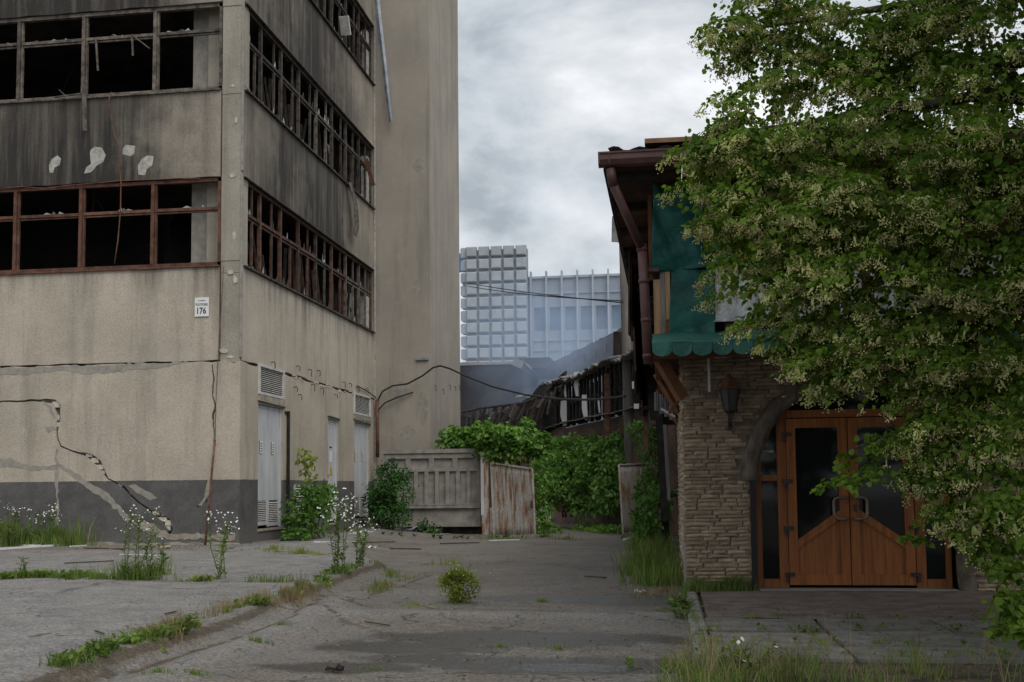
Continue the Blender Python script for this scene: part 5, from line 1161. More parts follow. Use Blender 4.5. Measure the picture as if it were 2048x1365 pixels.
def shrub(name, label, cat, lobes, per, size, mat, T=OVAL, base=None, stems=6, group=None, droop=.5, shell=.45):
    ex = []
    for c, r, w in lobes:                      # ragged outer tufts
        for k in range(4):
            d_ = unit(RNG.normal(size=(1, 3)))[0]; d_[2] = abs(d_[2])*1.2-.1; f_ = RNG.uniform(.22, .42); ex.append((tuple(np.array(c)+d_*np.array(r)*RNG.uniform(.9, 1.25)), tuple(np.array(r)*f_), w*f_*f_*1.3))
    C, O = blob_points([(c, r, w*.8) for c, r, w in lobes]+ex, per, shell); gz = min(l[0][2]-l[1][2] for l in lobes)
    c0 = np.mean([l[0] for l in lobes], axis=0); base = base if base is not None else (c0[0], c0[1], gz)
    t = thing(name, base, label, cat, group); V, F = foliage(C, O, size, T, droop); np_mesh('foliage', V, F, mat, t, 'stuff')
    for k in range(stems):
        l = lobes[k % len(lobes)]; e = np.array(l[0])+RNG.normal(size=3)*np.array(l[1])*.4; b = Vector(base)+Vector((RNG.normal()*.12, RNG.normal()*.12, 0)); mid = b.lerp(Vector(e), .5)+Vector((RNG.normal()*.08, RNG.normal()*.08, .08))
        MB().tube([b, mid, Vector(e)], [.022, .015, .006], 5).build('stem', M['treebark'], t)
    return t
def L3(px, py, Y, rpx, ry=None, w=None, sz=1.0):
    c = P(px, py, Y=Y); r = rpx*Y/2200; ry = ry or r
    return ((c.x, c.y, c.z), (r, ry, r*sz), w if w is not None else (r*r)*(1+.3*ry/r))
def blades(pts, h, w, mat, name, parent=None, kind='stuff', lean=.35, origin=None):
    """grass: each blade a two-segment tapered strip"""
    B = np.array(pts, float); n = len(B); H = h*RNG.uniform(.45, 1.25, n)*np.array([max(.25, .75+1.1*mnoise.noise((b_[0]*1.9, b_[1]*1.9, 4))) for b_ in B]); a = RNG.uniform(0, 6.283, n); la = RNG.uniform(.1, 1, n)*lean
    dx = np.stack([np.cos(a), np.sin(a), np.zeros(n)], 1); b = RNG.uniform(0, 6.283, n); sx = np.stack([np.cos(b), np.sin(b), np.zeros(n)], 1)*(w*RNG.uniform(.7, 1.3, n))[:, None]
    p1 = B+dx*(H*la*.35)[:, None]+np.array([0, 0, 1])*(H*.55)[:, None]; p2 = B+dx*(H*la*1.1)[:, None]+np.array([0, 0, 1])*(H*(1-.25*la))[:, None]
    V = np.stack([B-sx, B+sx, p1+sx*.75, p1-sx*.75, p2+sx*.12, p2-sx*.12], 1).reshape(-1, 3)
    F = (np.array([(0, 1, 2, 3), (3, 2, 4, 5)])[None]+6*np.arange(n)[:, None, None]).reshape(-1, 4)
    return np_mesh(name, V, F, mat, parent, kind, origin)
def gz(x, y): return ground_z(x, y) if -18 <= x <= 6 and 6.5 <= y <= 41 else -.15
def ground_at(px, py, z0=-.05):
    z = z0
    for _ in range(4): p = P(px, py, Z=z); z = gz(p.x, p.y)
    p = P(px, py, Z=z)
    if p.x < XC and p.y > YC-.35: k_ = (YC-.35-random.uniform(0, .08))/p.y; p.x *= k_; p.y *= k_; p.z = gz(p.x, p.y)
    return p
def path_pts(pxs, n, spread):
    out = []; W = [ground_at(*p) for p in pxs]; L = [(b-a).length for a, b in zip(W[:-1], W[1:])]; tot = sum(L)
    for _ in range(n):
        t = random.random()*tot; i = 0
        while i < len(L)-1 and t > L[i]: t -= L[i]; i += 1
        q_ = W[i].lerp(W[i+1], t/L[i]); x, y = q_.x+random.gauss(0, spread), q_.y+random.gauss(0, spread*1.2)
        if mnoise.noise((x*1.6, y*1.6, 9))+.5*mnoise.noise((x*4, y*4, 2)) > -.02+random.uniform(-.15, .15): out.append((x, y, gz(x, y)-.01))
    return out
def area_pts(px, py, rx, ry, n, z=None):
    c = ground_at(px, py); out = []
    for _ in range(n):
        a, r = random.random()*6.283, min(1.5, abs(random.gauss(0, .62))); x, y = c.x+rx*r*math.cos(a), c.y+ry*r*math.sin(a); out.append((x, y, (gz(x, y) if z is None else z)-.01))
    return out
# ------------------------------------------------------------------ linden tree
tree = thing('linden_tree', (5.6, 10.6, -.1), 'large flowering linden tree overhanging the restaurant entrance', 'tree')
LB_ = [(1455, 55, 11.5, 62), (1520, 30, 11.8, 80), (1480, 100, 11.5, 40), (1590, 60, 11.8, 95), (1560, 150, 11.4, 70), (1480, 215, 11, 62), (1420, 270, 11, 55), (1390, 315, 11, 42), (1480, 310, 10.8, 85), (1410, 390, 11, 58), (1440, 470, 10.9, 62), (1500, 420, 10.6, 80), (1480, 545, 10.8, 65), (1530, 610, 10.7, 62), (1560, 520, 10.5, 85),
    (1570, 330, 10.6, 80), (1600, 430, 10.4, 95), (1660, 560, 10.4, 100), (1570, 665, 10.6, 55), (1640, 680, 10.5, 75), (1600, 730, 10.6, 42), (1632, 785, 10.5, 30), (1700, 750, 10.5, 52), (1760, 680, 10.4, 90), (1790, 770, 10.4, 42), (1700, 420, 10.3, 100), (1760, 540, 10.3, 105),
    (1640, 150, 11.5, 62), (1700, 200, 11.3, 60), (1780, 140, 11.5, 70), (1620, 250, 11, 45), (1720, 100, 11.5, 110), (1700, 300, 10.8, 85), (1790, 220, 11, 90), (1830, 80, 11.4, 120), (1950, 60, 11.2, 130), (1930, 190, 11, 110), (2040, 160, 10.8, 110), (1850, 350, 10.5, 120), (1980, 330, 10.5, 125), (1860, 480, 10.3, 120), (1990, 480, 10.3, 130), (1850, 620, 10.2, 110), (1970, 630, 10.2, 120), (2060, 560, 10, 110),
    (1870, 740, 10.2, 90), (1970, 770, 10, 105), (2050, 750, 9.8, 90), (1900, 850, 10.1, 80), (1990, 890, 9.9, 85), (1850, 890, 10.1, 55), (1800, 875, 10.2, 34), (1750, 890, 10.2, 22), (1690, 950, 10.2, 24), (1650, 965, 10.2, 14), (1745, 935, 10.2, 20), (1815, 955, 10.1, 32), (1900, 960, 10, 62), (1890, 1040, 9.9, 42), (1990, 1000, 9.7, 70), (1960, 1080, 9.6, 45), (2040, 1050, 9.4, 55), (2000, 1130, 9.3, 30), (1830, 1080, 9.9, 14), (2015, 1205, 8.6, 32), (2040, 1260, 8.5, 28)]
lobes = [L3(x, y, Y, r*.86, ry=r*Y/2200*1.2) for x, y, Y, r in LB_]
C, O = blob_points(lobes, 750, .1); ok_ = C[:, 1] < 13.4; C, O = C[ok_], O[ok_]
parts_V, parts_F = [], []
def put(V, F): parts_F.append(F+sum(len(v) for v in parts_V)); parts_V.append(V)
put(*foliage(C, O, .07, HEART, .75, .9))
BC, BD = [], []
for c, r, w in lobes:                              # drooping sprays in layers over each lobe
    for k in range(max(3, int(62*w))):
        dv = RNG.normal(size=3); dv[2] = dv[2]*.9+.15; dv[1] -= .35; dv /= np.linalg.norm(dv)
        ctr = np.array(c)+dv*np.array(r)*RNG.uniform(.7, 1.08)
        if ctr[1] > 13.2: continue
        a = np.array([dv[0], dv[1], dv[2]*.3-.30])+RNG.normal(size=3)*.2; a /= np.linalg.norm(a)
        nr = np.array([0, -.12, .85])+dv*.45+RNG.normal(size=3)*.15; nr -= a*nr.dot(a); nr /= np.linalg.norm(nr); b = np.cross(nr, a)
        Rr = RNG.uniform(.13, .26)*min(1, r[0]/.22+.2); n = int(56*(Rr/.2)**1.6)+8
        u, v = RNG.uniform(-1, 1, n), RNG.normal(size=n)*.45
        pts = ctr+Rr*(u[:, None]*a+v[:, None]*b)-nr*(Rr*.30*(u*u+v*v)+RNG.uniform(-.012, .03, n))[:, None]
        D = a*.6+(v*.8)[:, None]*b+RNG.normal(size=(n, 3))*.35+np.array([0, 0, -.25]); U = nr+RNG.normal(size=(n, 3))*.32
        put(*leaf_mesh(pts, D, U, RNG.uniform(.038, .070, n), HEART))
        m_ = int(RNG.uniform(.35, 1.25)*n*.42*float(np.interp(ctr[0], [.2, 2.4, 3.6], [1, .8, .45])))
        if r[0] > .12 and m_:
            sel = RNG.integers(0, n, m_); BC.append(pts[sel]-nr*RNG.uniform(.01, .05, m_)[:, None]+a*RNG.uniform(0, .05, m_)[:, None]); BD.append(np.tile(a*.45, (m_, 1))+RNG.normal(size=(m_, 3))*.3+np.array([0, 0, -.7]))
np_mesh('crown', np.vstack(parts_V), np.vstack(parts_F), M['linden'], tree, 'stuff')
# the rest of the crown: above the frame, to the right and behind
up_l = []
for k in range(46):
    a = random.uniform(0, 6.283); r_ = random.uniform(0, 4.6); z = random.uniform(5.2, 11.5)
    x, y = 5.8+r_*math.cos(a), 10.2+r_*math.sin(a)*.85
    p_ = Vector((x, y, z))-EYE; zc_ = p_.dot(_F)
    if zc_ > .5:
        px, py = 1024+FPX*p_.dot(_R)/zc_, 682.5+SHIFT-FPX*p_.dot(_U)/zc_
        if px < 2180 and py > -260: continue
    if y > 12.6 and z < 7.4: continue
    up_l.append(((x, y, z), (.95, .95, .7), 1.0))
for k in range(18):
    x, y, z = random.uniform(4.7, 8.5), random.uniform(7.5, 12.2), random.uniform(2.6, 6); p_ = Vector((x, y, z))-EYE; zc_ = p_.dot(_F)
    if 1024+FPX*p_.dot(_R)/zc_ < 2250: continue
    up_l.append(((x, y, z), (.9, .9, .7), 1.0))
for k in range(22):
    x, y, z = random.uniform(3.2, 6.5), random.uniform(9.2, 13.0), random.uniform(6.5, 9.5); p_ = Vector((x, y, z))-EYE; zc_ = p_.dot(_F)
    if 682.5+SHIFT-FPX*p_.dot(_U)/zc_ > -150: continue
    up_l.append(((x, y, z), (.9, .9, .6), 1.0))
for k in range(170):                               # unseen near-side lobes added to shade the crown's right side and the door
    x, y, z = random.uniform(3.6, 8.8), random.uniform(3.5, 9.5), random.uniform(3.4, 11)
    p_ = Vector((x, y, z))-EYE; zc_ = p_.dot(_F); px, py = 1024+FPX*p_.dot(_R)/zc_, 682.5+SHIFT-FPX*p_.dot(_U)/zc_; rr_ = .85*FPX/zc_
    if px-rr_ < 2070 and py+rr_ > -20: continue
    up_l.append(((x, y, z), (.8, .8, .6), 1.0))
C2, O2 = blob_points(up_l, 420, .4); V, F = foliage(C2, O2, .14, HEART, .6); np_mesh('crown', V, F, M['linden'], tree, 'stuff')
# single large leaves nearest the lens are objects of their own
lm = bpy.data.meshes.new('leaf'); lm.from_pydata([tuple(v) for v in HEART], [], [tuple(f) for f in LF]); lm.materials.append(M['linden'])
near = [L3(x, y, Y, r) for x, y, Y, r in LB_ if Y < 9.7]
Cn, On = blob_points(near, 700, .5)
for i in range(min(170, len(Cn))):
    o = link_mesh('leaf', lm, Cn[i], tree); o.rotation_euler = (R(random.uniform(-75, -15)), R(random.uniform(-40, 40)), random.uniform(0, 6.28)); s = random.uniform(.075, .115); o.scale = (s, s, s)
# blossoms: bract plus a hanging spray of small balls
BC = np.vstack(BC); D = np.vstack(BD); n = len(BC)
V, F = leaf_mesh(BC, D, RNG.normal(size=(n, 3))+np.array([0, -1, .6]), RNG.uniform(.055, .09, n), NARROW*np.array([1.2, 1, 1])); np_mesh('bracts', V, F, M['bract'], tree, 'stuff')
per = 9; cc = np.repeat(BC+unit(D)*.06+np.array([0, 0, -.02]), per, 0)+RNG.normal(size=(n*per, 3))*np.array([.026, .026, .015]); s = RNG.uniform(.0055, .0105, len(cc))
oc = np.array([(1, 0, 0), (-1, 0, 0), (0, 1, 0), (0, -1, 0), (0, 0, 1), (0, 0, -1)]); of = np.array([(0, 2, 4), (2, 1, 4), (1, 3, 4), (3, 0, 4), (2, 0, 5), (1, 2, 5), (3, 1, 5), (0, 3, 5)])
np_mesh('blossoms', (cc[:, None]+oc[None]*s[:, None, None]).reshape(-1, 3), (of[None]+6*np.arange(len(cc))[:, None, None]).reshape(-1, 3), M['blossom'], tree, 'stuff')
MB().tube([(5.6, 10.6, -.2), (5.58, 10.6, .6), (5.5, 10.55, 2), (5.45, 10.6, 3.6), (5.5, 10.6, 5.2), (5.4, 10.5, 8)], [.42, .34, .29, .25, .2, .1], 12).build('trunk', M['treebark'], tree, smooth=True)
for px, py, Y in ((1500, 60, 11.6), (1450, 270, 11), (1470, 440, 10.8), (1600, 560, 10.5), (1640, 740, 10.5), (1700, 900, 10.2), (1860, 940, 10), (1900, 330, 10.6), (1760, 180, 11.2), (1960, 1080, 9.6), (2030, 1230, 8.6), (1840, 620, 10.2)):
    e = P(px, py, Y=Y); b = Vector((5.48, 10.58, min(6, max(2.4, e.z*.75+.8)))); mid = b.lerp(e, .5)+Vector((0, random.uniform(-.2, .2), .35)); q_ = b.lerp(e, .78)+Vector((0, 0, .18))
    MB().tube([b, mid, q_, e], [.11, .06, .03, .008], 7).build('limb', M['treebark'], tree, smooth=True)
    for k in range(6):
        s_ = mid.lerp(e, random.random()); d_ = Vector((random.gauss(-.1, .12), random.gauss(0, .12), random.gauss(-.02, .12))); MB().tube([s_, s_+d_*.6+Vector((0, 0, .04)), s_+d_], [.012, .008, .003], 4).build('twig', M['treebark'], tree)
# ------------------------------------------------------------------ shrubs behind and around the gate
shrub('climbing_vine', 'bright green vine heaped over the fence end and gate top', 'vine', [L3(900, 888, 38.2, 24), L3(930, 890, 38.2, 26), L3(968, 875, 37.7, 30), L3(1000, 882, 37.5, 36), L3(1040, 888, 37.3, 34), L3(1075, 893, 37.2, 24), L3(985, 905, 37.5, 26), L3(1030, 908, 37.3, 24)], 1500, .15, M['vine'], HEART, stems=8)
for k, (lb, ls) in enumerate((('tall leafy shrub filling the right of the gateway', [L3(1215, 905, 40.6, 30), L3(1228, 940, 39.8, 32), L3(1200, 945, 41, 34), L3(1180, 915, 42, 30), L3(1230, 985, 39.5, 32), L3(1205, 1000, 40, 32), L3(1236, 890, 40, 18)]),
        ('pale-tipped bushy shrub in the middle of the gateway', [L3(1140, 925, 44, 34), L3(1105, 945, 43.5, 36), L3(1155, 955, 43, 36), L3(1090, 985, 43, 32), L3(1125, 985, 42.5, 34), L3(1100, 915, 45, 28), L3(1165, 990, 42, 30), L3(1160, 1015, 41.5, 22)]),
        ('low shrub growing beside the open gate leaf', [L3(1085, 1015, 39, 20), L3(1090, 965, 40, 22), L3(1082, 1042, 38.5, 16)]),
        ('shrub behind the gateway under the red brick base', [L3(1150, 893, 45, 24), L3(1195, 880, 43, 22), L3(1120, 900, 46, 22)]))):
    shrub('gateway_shrub', lb, 'shrub', ls, 800, .17, M['shrub' if k != 2 else 'vine'], OVAL, stems=6, group='shrubs behind the gate')
shrub('leafy_shrub', 'leafy green shrub climbing in front of the right gate leaf', 'shrub', [L3(1296, 900, 30, 24), L3(1308, 950, 28, 26), L3(1298, 990, 27, 28), L3(1310, 1020, 26, 30), L3(1280, 865, 34, 20), L3(1300, 875, 31, 18), L3(1322, 1000, 25, 22), L3(1288, 1030, 27, 22), L3(1285, 1060, 26, 22)], 1300, .13, M['elder'], OVAL, stems=8)
cv = [((x, y, -.12), (.6, .6, .16), 1.0) for x, y in [(P(px, 1040, Y=Y).x, Y) for px, Y in ((1170, 41), (1185, 40), (1200, 40), (1225, 39.5), (1220, 38.5), (1210, 39), (1195, 41), (1235, 38), (1095, 40), (1085, 38.5))]]
C, O = blob_points(cv, 160, .3); V, F = foliage(C, O, .15, OVAL, .2); np_mesh('ground_cover', V, F, M['vine'], None, 'stuff')
bm_ = [L3(1135, 1012, 42.5, 20), L3(1120, 1000, 43, 16)]
C, O = blob_points([(c, (r[0]*1.5, r[1], r[2]*.5), w) for c, r, w in bm_], 1800, .3); V, F = leaf_mesh(C, RNG.normal(size=(len(C), 3)), RNG.normal(size=(len(C), 3)), np.full(len(C), .22), NARROW*.8); np_mesh('dead_brush_heap', V, F, M['drygrass'], None, 'stuff')
shrub('dark_bush', 'dense dark green bush at the end of the concrete fence', 'bush', [L3(780, 955, 36.2, 30), L3(765, 985, 36, 34), L3(795, 985, 36, 36), L3(775, 1025, 35.8, 34), L3(800, 1030, 35.6, 26), L3(758, 1030, 36, 24), L3(745, 1000, 36.5, 20)], 1500, .105, M['ivy'], OVAL, stems=6)
shrub('low_bush', 'small dark bush at the foot of the concrete fence', 'bush', [L3(850, 1060, 36.6, 18), L3(870, 1064, 36.6, 12), L3(835, 1064, 36.4, 10)], 1300, .10, M['ivy'], OVAL, stems=3)
eld = [L3(600, 1010, 28.6, 32), L3(628, 1000, 29.2, 30), L3(650, 1005, 30, 26), L3(600, 1050, 28.2, 34), L3(590, 1075, 27.9, 26), L3(632, 1045, 29, 30), L3(655, 985, 30.5, 18)]
et = shrub('elder_bush', 'bushy elder sapling growing in front of the grey doors', 'shrub', eld, 1000, .14, M['elder'], OVAL, base=(P(610, 1085, Y=28.4).x, 28.4, .0), stems=7)
tip = [L3(610, 940, 29, 10), L3(600, 915, 29, 10), L3(620, 925, 29, 12), L3(612, 905, 29, 9), L3(622, 955, 29, 8)]
C, O = blob_points(tip, 900, .3); V, F = foliage(C, O, .17, OVAL, .3); np_mesh('shoot_leaves', V, F, M['yweed'], et, 'stuff')
MB().tube([P(616, 1010, Y=29), P(612, 960, Y=29), P(608, 905, Y=29)], [.02, .014, .006], 5).build('stem', M['stem'], et)
# ------------------------------------------------------------------ weeds and flowers
def flower_heads(C, r, petal, t):
    C = np.array(C); n = len(C); k = 7; a = np.arange(k)*2*math.pi/k
    nrm = unit(RNG.normal(size=(n, 3))*.5+np.array([0, -.5, .8])); X = unit(np.cross(nrm, RNG.normal(size=(n, 3)))); Y_ = np.cross(nrm, X); rr = r*RNG.uniform(.7, 1.2, n)
    ring = C[:, None]+rr[:, None, None]*(np.cos(a)[None, :, None]*X[:, None]+np.sin(a)[None, :, None]*Y_[:, None])
    Vv = np.concatenate([C[:, None]+nrm[:, None]*rr[:, None, None]*.25, ring], 1); Ff = np.array([(0, 1+i, 1+(i+1) % k) for i in range(k)])
    np_mesh('petals', Vv.reshape(-1, 3), (Ff[None]+(k+1)*np.arange(n)[:, None, None]).reshape(-1, 3), petal, t, 'stuff')
def tall_weed(name, label, px, py, h, stems, spread, flowers, leafm='weed', petal='petal', leaf=.10, fr=.014, bushy=40, group='tall white-flowered weeds'):
    b = ground_at(px, py); t = thing(name, b, label, 'weed', group); Cs = []; Ds = []; heads = []
    for s in range(stems):
        x, y = b.x+random.gauss(0, spread*.5), b.y+random.gauss(0, spread*.5); hh = h*random.uniform(.75, 1.08); top_ = Vector((x+random.gauss(0, spread*.8), y+random.gauss(0, spread*.6), b.z+hh)); bb = Vector((x, y, gz(x, y)-.02)); mid = bb.lerp(top_, .5)+Vector((random.gauss(0, .04), 0, 0))
        MB().tube([bb, mid, top_], [.008, .006, .003], 5).build('stem', M['stem'], t)
        for k in range(bushy):
            f = random.uniform(.03, .88)**.9; q_ = bb.lerp(mid, f*2) if f < .5 else mid.lerp(top_, f*2-1); a = random.uniform(0, 6.283); Cs.append(q_[:]); Ds.append((math.cos(a), math.sin(a), random.uniform(.1, 1.1)))
        for k in range(flowers):
            a = random.uniform(0, 6.283); rr = random.uniform(.02, .16); e = top_+Vector((rr*math.cos(a), rr*math.sin(a), random.uniform(-.22, .06))); heads.append(e[:])
            MB().tube([mid.lerp(top_, random.uniform(.55, 1)), e], .003, 3, False).build('flower_stalk', M['stem'], t) if k < 5 else None
    n = len(Cs); V, F = leaf_mesh(np.array(Cs), np.array(Ds), np.tile([0, 0, 1.0], (n, 1))+RNG.normal(size=(n, 3))*.3, leaf*RNG.uniform(.5, 1.2, n), NARROW*np.array([1.2, 1, 1])); np_mesh('leaves', V, F, M[leafm], t, 'stuff')
    if heads: flower_heads(heads, fr, M[petal], t)
    return t
tall_weed('tall_weed', 'sparse tall white-flowered weed in front of the branching wall crack', 268, 1160, 1.05, 5, .17, 8)
tall_weed('tall_weed', 'grassy white-flowered weed rooted beside the wall crack weed', 300, 1160, .8, 4, .2, 4)
tall_weed('tall_weed', 'cluster of slim white-flowered stems in front of the building corner', 440, 1158, .98, 4, .10, 13)
tall_weed('tall_weed', 'tall white-flowered weed standing before the narrow middle door', 680, 1150, 1.25, 6, .13, 15, fr=.017)
tall_weed('tall_weed', 'leaning white-flowered weed beside the dark bush', 722, 1140, .85, 5, .2, 12, fr=.017)
tall_weed('tall_weed', 'white-flowered weed clump left against the grey plinth', 95, 1080, 1.05, 7, .45, 9, fr=.018)
tall_weed('tall_weed', 'white-flowered weed clump at the left picture edge', 20, 1090, 1.0, 7, .4, 9, fr=.018)
tall_weed('small_weed', 'spindly dry weed rising from the asphalt crack at left', 45, 1155, .35, 3, .05, 0, group='small weeds', bushy=8)
tall_weed('small_weed', 'broad-leaved green weed beside the kerb near the stone pier', 1360, 1235, .30, 4, .06, 0, leaf=.14, group='small weeds', bushy=16)
tall_weed('small_weed', 'green leafy weed in the broken slab edge', 365, 1290, .30, 4, .08, 0, leaf=.08, group='small weeds', bushy=22)
tall_weed('small_weed', 'leafy weed with one white bloom in the foreground grass', 1490, 1362, .32, 5, .12, 1, leaf=.07, fr=.018, group='small weeds', bushy=30)
# yellow bush on the drive
b = ground_at(915, 1207); yb = thing('yellow_weed_bush', b, 'rounded yellow-flowered weed bush in the middle of the drive', 'weed')
ls = []
for k in range(24):
    a = random.uniform(0, 6.28); r_ = random.uniform(.02, .24); zz_ = random.uniform(.05, .46-.5*r_); q_ = random.uniform(.05, .11); ls.append(((b.x+r_*math.cos(a)*1.1, b.y+r_*math.sin(a), b.z+zz_), (q_, q_, q_*1.3), 1))
C, O = blob_points(ls, 150, .1); V, F = foliage(C, O, .038, NARROW*np.array([1.6, 1, 1]), -.5); np_mesh('foliage', V, F, M['yweed'], yb, 'stuff')
heads = [((b.x+random.gauss(0, .19)), b.y+random.gauss(0, .15), b.z+random.uniform(.25, .58)) for _ in range(40)]; flower_heads(heads, .008, M['ypetal'], yb)
for k in range(16):
    a = random.uniform(0, 6.28); MB().tube([b, b+Vector((.1*math.cos(a), .1*math.sin(a), .25)), b+Vector((.24*math.cos(a), .2*math.sin(a), random.uniform(.4, .62)))], [.006, .004, .002], 4).build('stem', M['stem'], yb)
# ------------------------------------------------------------------ grass
G = []
G += path_pts([(-20, 1160), (110, 1156), (250, 1160), (400, 1163), (520, 1165), (620, 1166)], 1500, .05)
blades(G, .17, .005, M['grass'], 'grass')
blades(path_pts([(40, 1160), (200, 1158), (330, 1160)], 900, .09), .30, .006, M['grass'], 'grass')
blades(path_pts([(80, 1366), (250, 1322), (420, 1266), (560, 1213), (640, 1180)], 4200, .07), .11, .005, M['weed'], 'grass')
blades(path_pts([(300, 1305), (420, 1262), (500, 1230), (575, 1200), (600, 1190)], 3600, .13), .19, .003, M['drygrass'], 'dry_grass')
blades(path_pts([(640, 1165), (700, 1135), (760, 1130), (800, 1160), (730, 1190)], 1400, .10), .13, .005, M['grass'], 'grass')
blades(path_pts([(740, 1190), (775, 1175), (810, 1160), (855, 1150)], 500, .07), .12, .004, M['drygrass'], 'dry_grass')
blades(path_pts([(845, 1130), (890, 1130), (915, 1128)], 380, .07), .2, .004, M['yweed'], 'grass')
blades(path_pts([(760, 1210), (870, 1212), (1000, 1205)], 500, .12), .05, .005, M['yweed'], 'grass')
blades(path_pts([(1290, 1210), (1340, 1225), (1365, 1215)], 500, .10), .06, .006, M['yweed'], 'grass')
blades(area_pts(1085, 1205, .09, .05, 120), .10, .004, M['yweed'], 'grass')
blades([q_ for c in ((1305, 1120), (1300, 1150), (1315, 1090), (1290, 1100), (1320, 1170), (1300, 1075)) for q_ in area_pts(*c, .42, .75, 1100)], .52, .006, M['grass'], 'tall_grass', lean=.55)
blades([q_ for c in ((1300, 1190), (1330, 1185)) for q_ in area_pts(*c, .4, .5, 140)], .26, .004, M['drygrass'], 'dry_grass', lean=.8)
blades([q_ for c in ((1400, 1192), (1440, 1190), (1470, 1192)) for q_ in area_pts(*c, .22, .12, 420, .0)], .20, .005, M['grass'], 'grass', lean=.6)
blades([(P(x, y, Z=0).x+random.gauss(0, .03), P(x, y, Z=0).y+random.gauss(0, .06), -.02) for x, y in [(1375+i*3.1, 1200+i*9.0) for i in np.linspace(0, 13, 60).tolist()] for _ in range(5)], .10, .005, M['weed'], 'grass')
blades([(P(x, y, Z=0).x+random.gauss(0, .02), P(x, y, Z=0).y+random.gauss(0, .05), -.02) for x, y in [(1600+i*9, 1248+i*8) for i in np.linspace(0, 6, 40).tolist()] for _ in range(5)], .06, .004, M['yweed'], 'grass')
fgr = []
for px in range(1270, 2040, 10):
    y0 = float(np.interp(px, [1270, 1330, 1500, 1700, 2040], [1338, 1312, 1322, 1330, 1325]))
    for _ in range(int(64 if px < 1640 else 34)):
        p_ = P(px+random.gauss(0, 14), y0+random.uniform(-4, 66), Z=-.03)
        if mnoise.noise((p_.x*1.7, p_.y*2.4, 6))+.4*mnoise.noise((p_.x*5, p_.y*5, 1)) > -.08+(.22 if px > 1600 else 0)+(.3 if px < 1320 else 0)+random.uniform(-.12, .12): fgr.append((p_.x, p_.y, min(-.03, gz(p_.x, p_.y)) if p_.x < KX else -.03))
blades(fgr, .22, .0035, M['grass'], 'foreground_grass', lean=.9)
blades(random.sample(fgr, min(len(fgr), 500)), .46, .0022, M['drygrass'], 'dry_grass', lean=.75)
blades([q_ for c in ((70, 1085), (20, 1090), (115, 1085)) for q_ in area_pts(*c, .75, .35, 900)], .62, .009, M['grass'], 'tall_grass', lean=.5)
blades([q_ for c in ((300, 1160), (250, 1158), (320, 1150)) for q_ in area_pts(*c, .28, .12, 120)], .42, .006, M['grass'], 'tall_grass', lean=.6)
blades([q_ for c in ((560, 1105), (600, 1108), (640, 1110), (545, 1100)) for q_ in area_pts(*c, .35, .25, 160)], .14, .006, M['yweed'], 'grass')
blades([q_ for c in ((1020, 1078), (1090, 1075), (1130, 1080), (980, 1078)) for q_ in area_pts(*c, .6, .3, 150)], .18, .008, M['grass'], 'grass')
blades([q_ for c in ((515, 1285), (390, 1350), (320, 1345), (560, 1250), (745, 1340), (1120, 1300), (1000, 1295)) for q_ in area_pts(*c, .16, .06, 80)], .07, .004, M['weed'], 'grass')
def rosettes(pts, size, mat, name='low_weeds'):
    Cs = []; Ds = []
    for x, y, z in pts:
        for k in range(random.randint(5, 11)):
            a = random.uniform(0, 6.283); Cs.append((x+random.gauss(0, .02), y+random.gauss(0, .02), z+random.uniform(0, .06))); Ds.append((math.cos(a), math.sin(a), random.uniform(.2, 1.4)))
    n = len(Cs); V, F = leaf_mesh(np.array(Cs), np.array(Ds), np.tile([0, 0, 1.0], (n, 1))+RNG.normal(size=(n, 3))*.3, size*RNG.uniform(.4, 1.3, n), OVAL*np.array([.8, 1, 1])); np_mesh(name, V, F, mat, None, 'stuff')
rosettes(path_pts([(80, 1366), (250, 1322), (420, 1266), (520, 1230)], 150, .06), .085, M['weed'])
rosettes(path_pts([(-20, 1158), (110, 1154), (250, 1158)], 130, .08), .11, M['weed']); rosettes(path_pts([(380, 1162), (470, 1163)], 30, .06), .07, M['yweed'])
rosettes(path_pts([(640, 1168), (690, 1140), (755, 1132)], 90, .10), .08, M['weed']); rosettes(path_pts([(1380, 1215), (1400, 1260), (1415, 1300)], 40, .05), .07, M['weed'])
rosettes(path_pts([(1290, 1340), (1350, 1330), (1450, 1345), (1560, 1350)], 120, .14), .07, M['weed']); rosettes(path_pts([(1240, 1065), (1290, 1080), (1345, 1110)], 90, .25), .10, M['elder'])
rosettes(path_pts([(250, 1322), (420, 1266), (560, 1213), (640, 1180)], 110, .10), .05, M['yweed']); rosettes([(P(x, y, Z=0).x, P(x, y, Z=0).y, 0) for x, y in [(1410+random.uniform(0, 600), random.choice((1240, 1264, 1292, 1316))+random.uniform(-2, 2)) for _ in range(60)]], .05, M['weed'])
rosettes(path_pts([(770, 1070), (850, 1075), (960, 1078), (1080, 1075)], 50, .2), .10, M['ivy'])
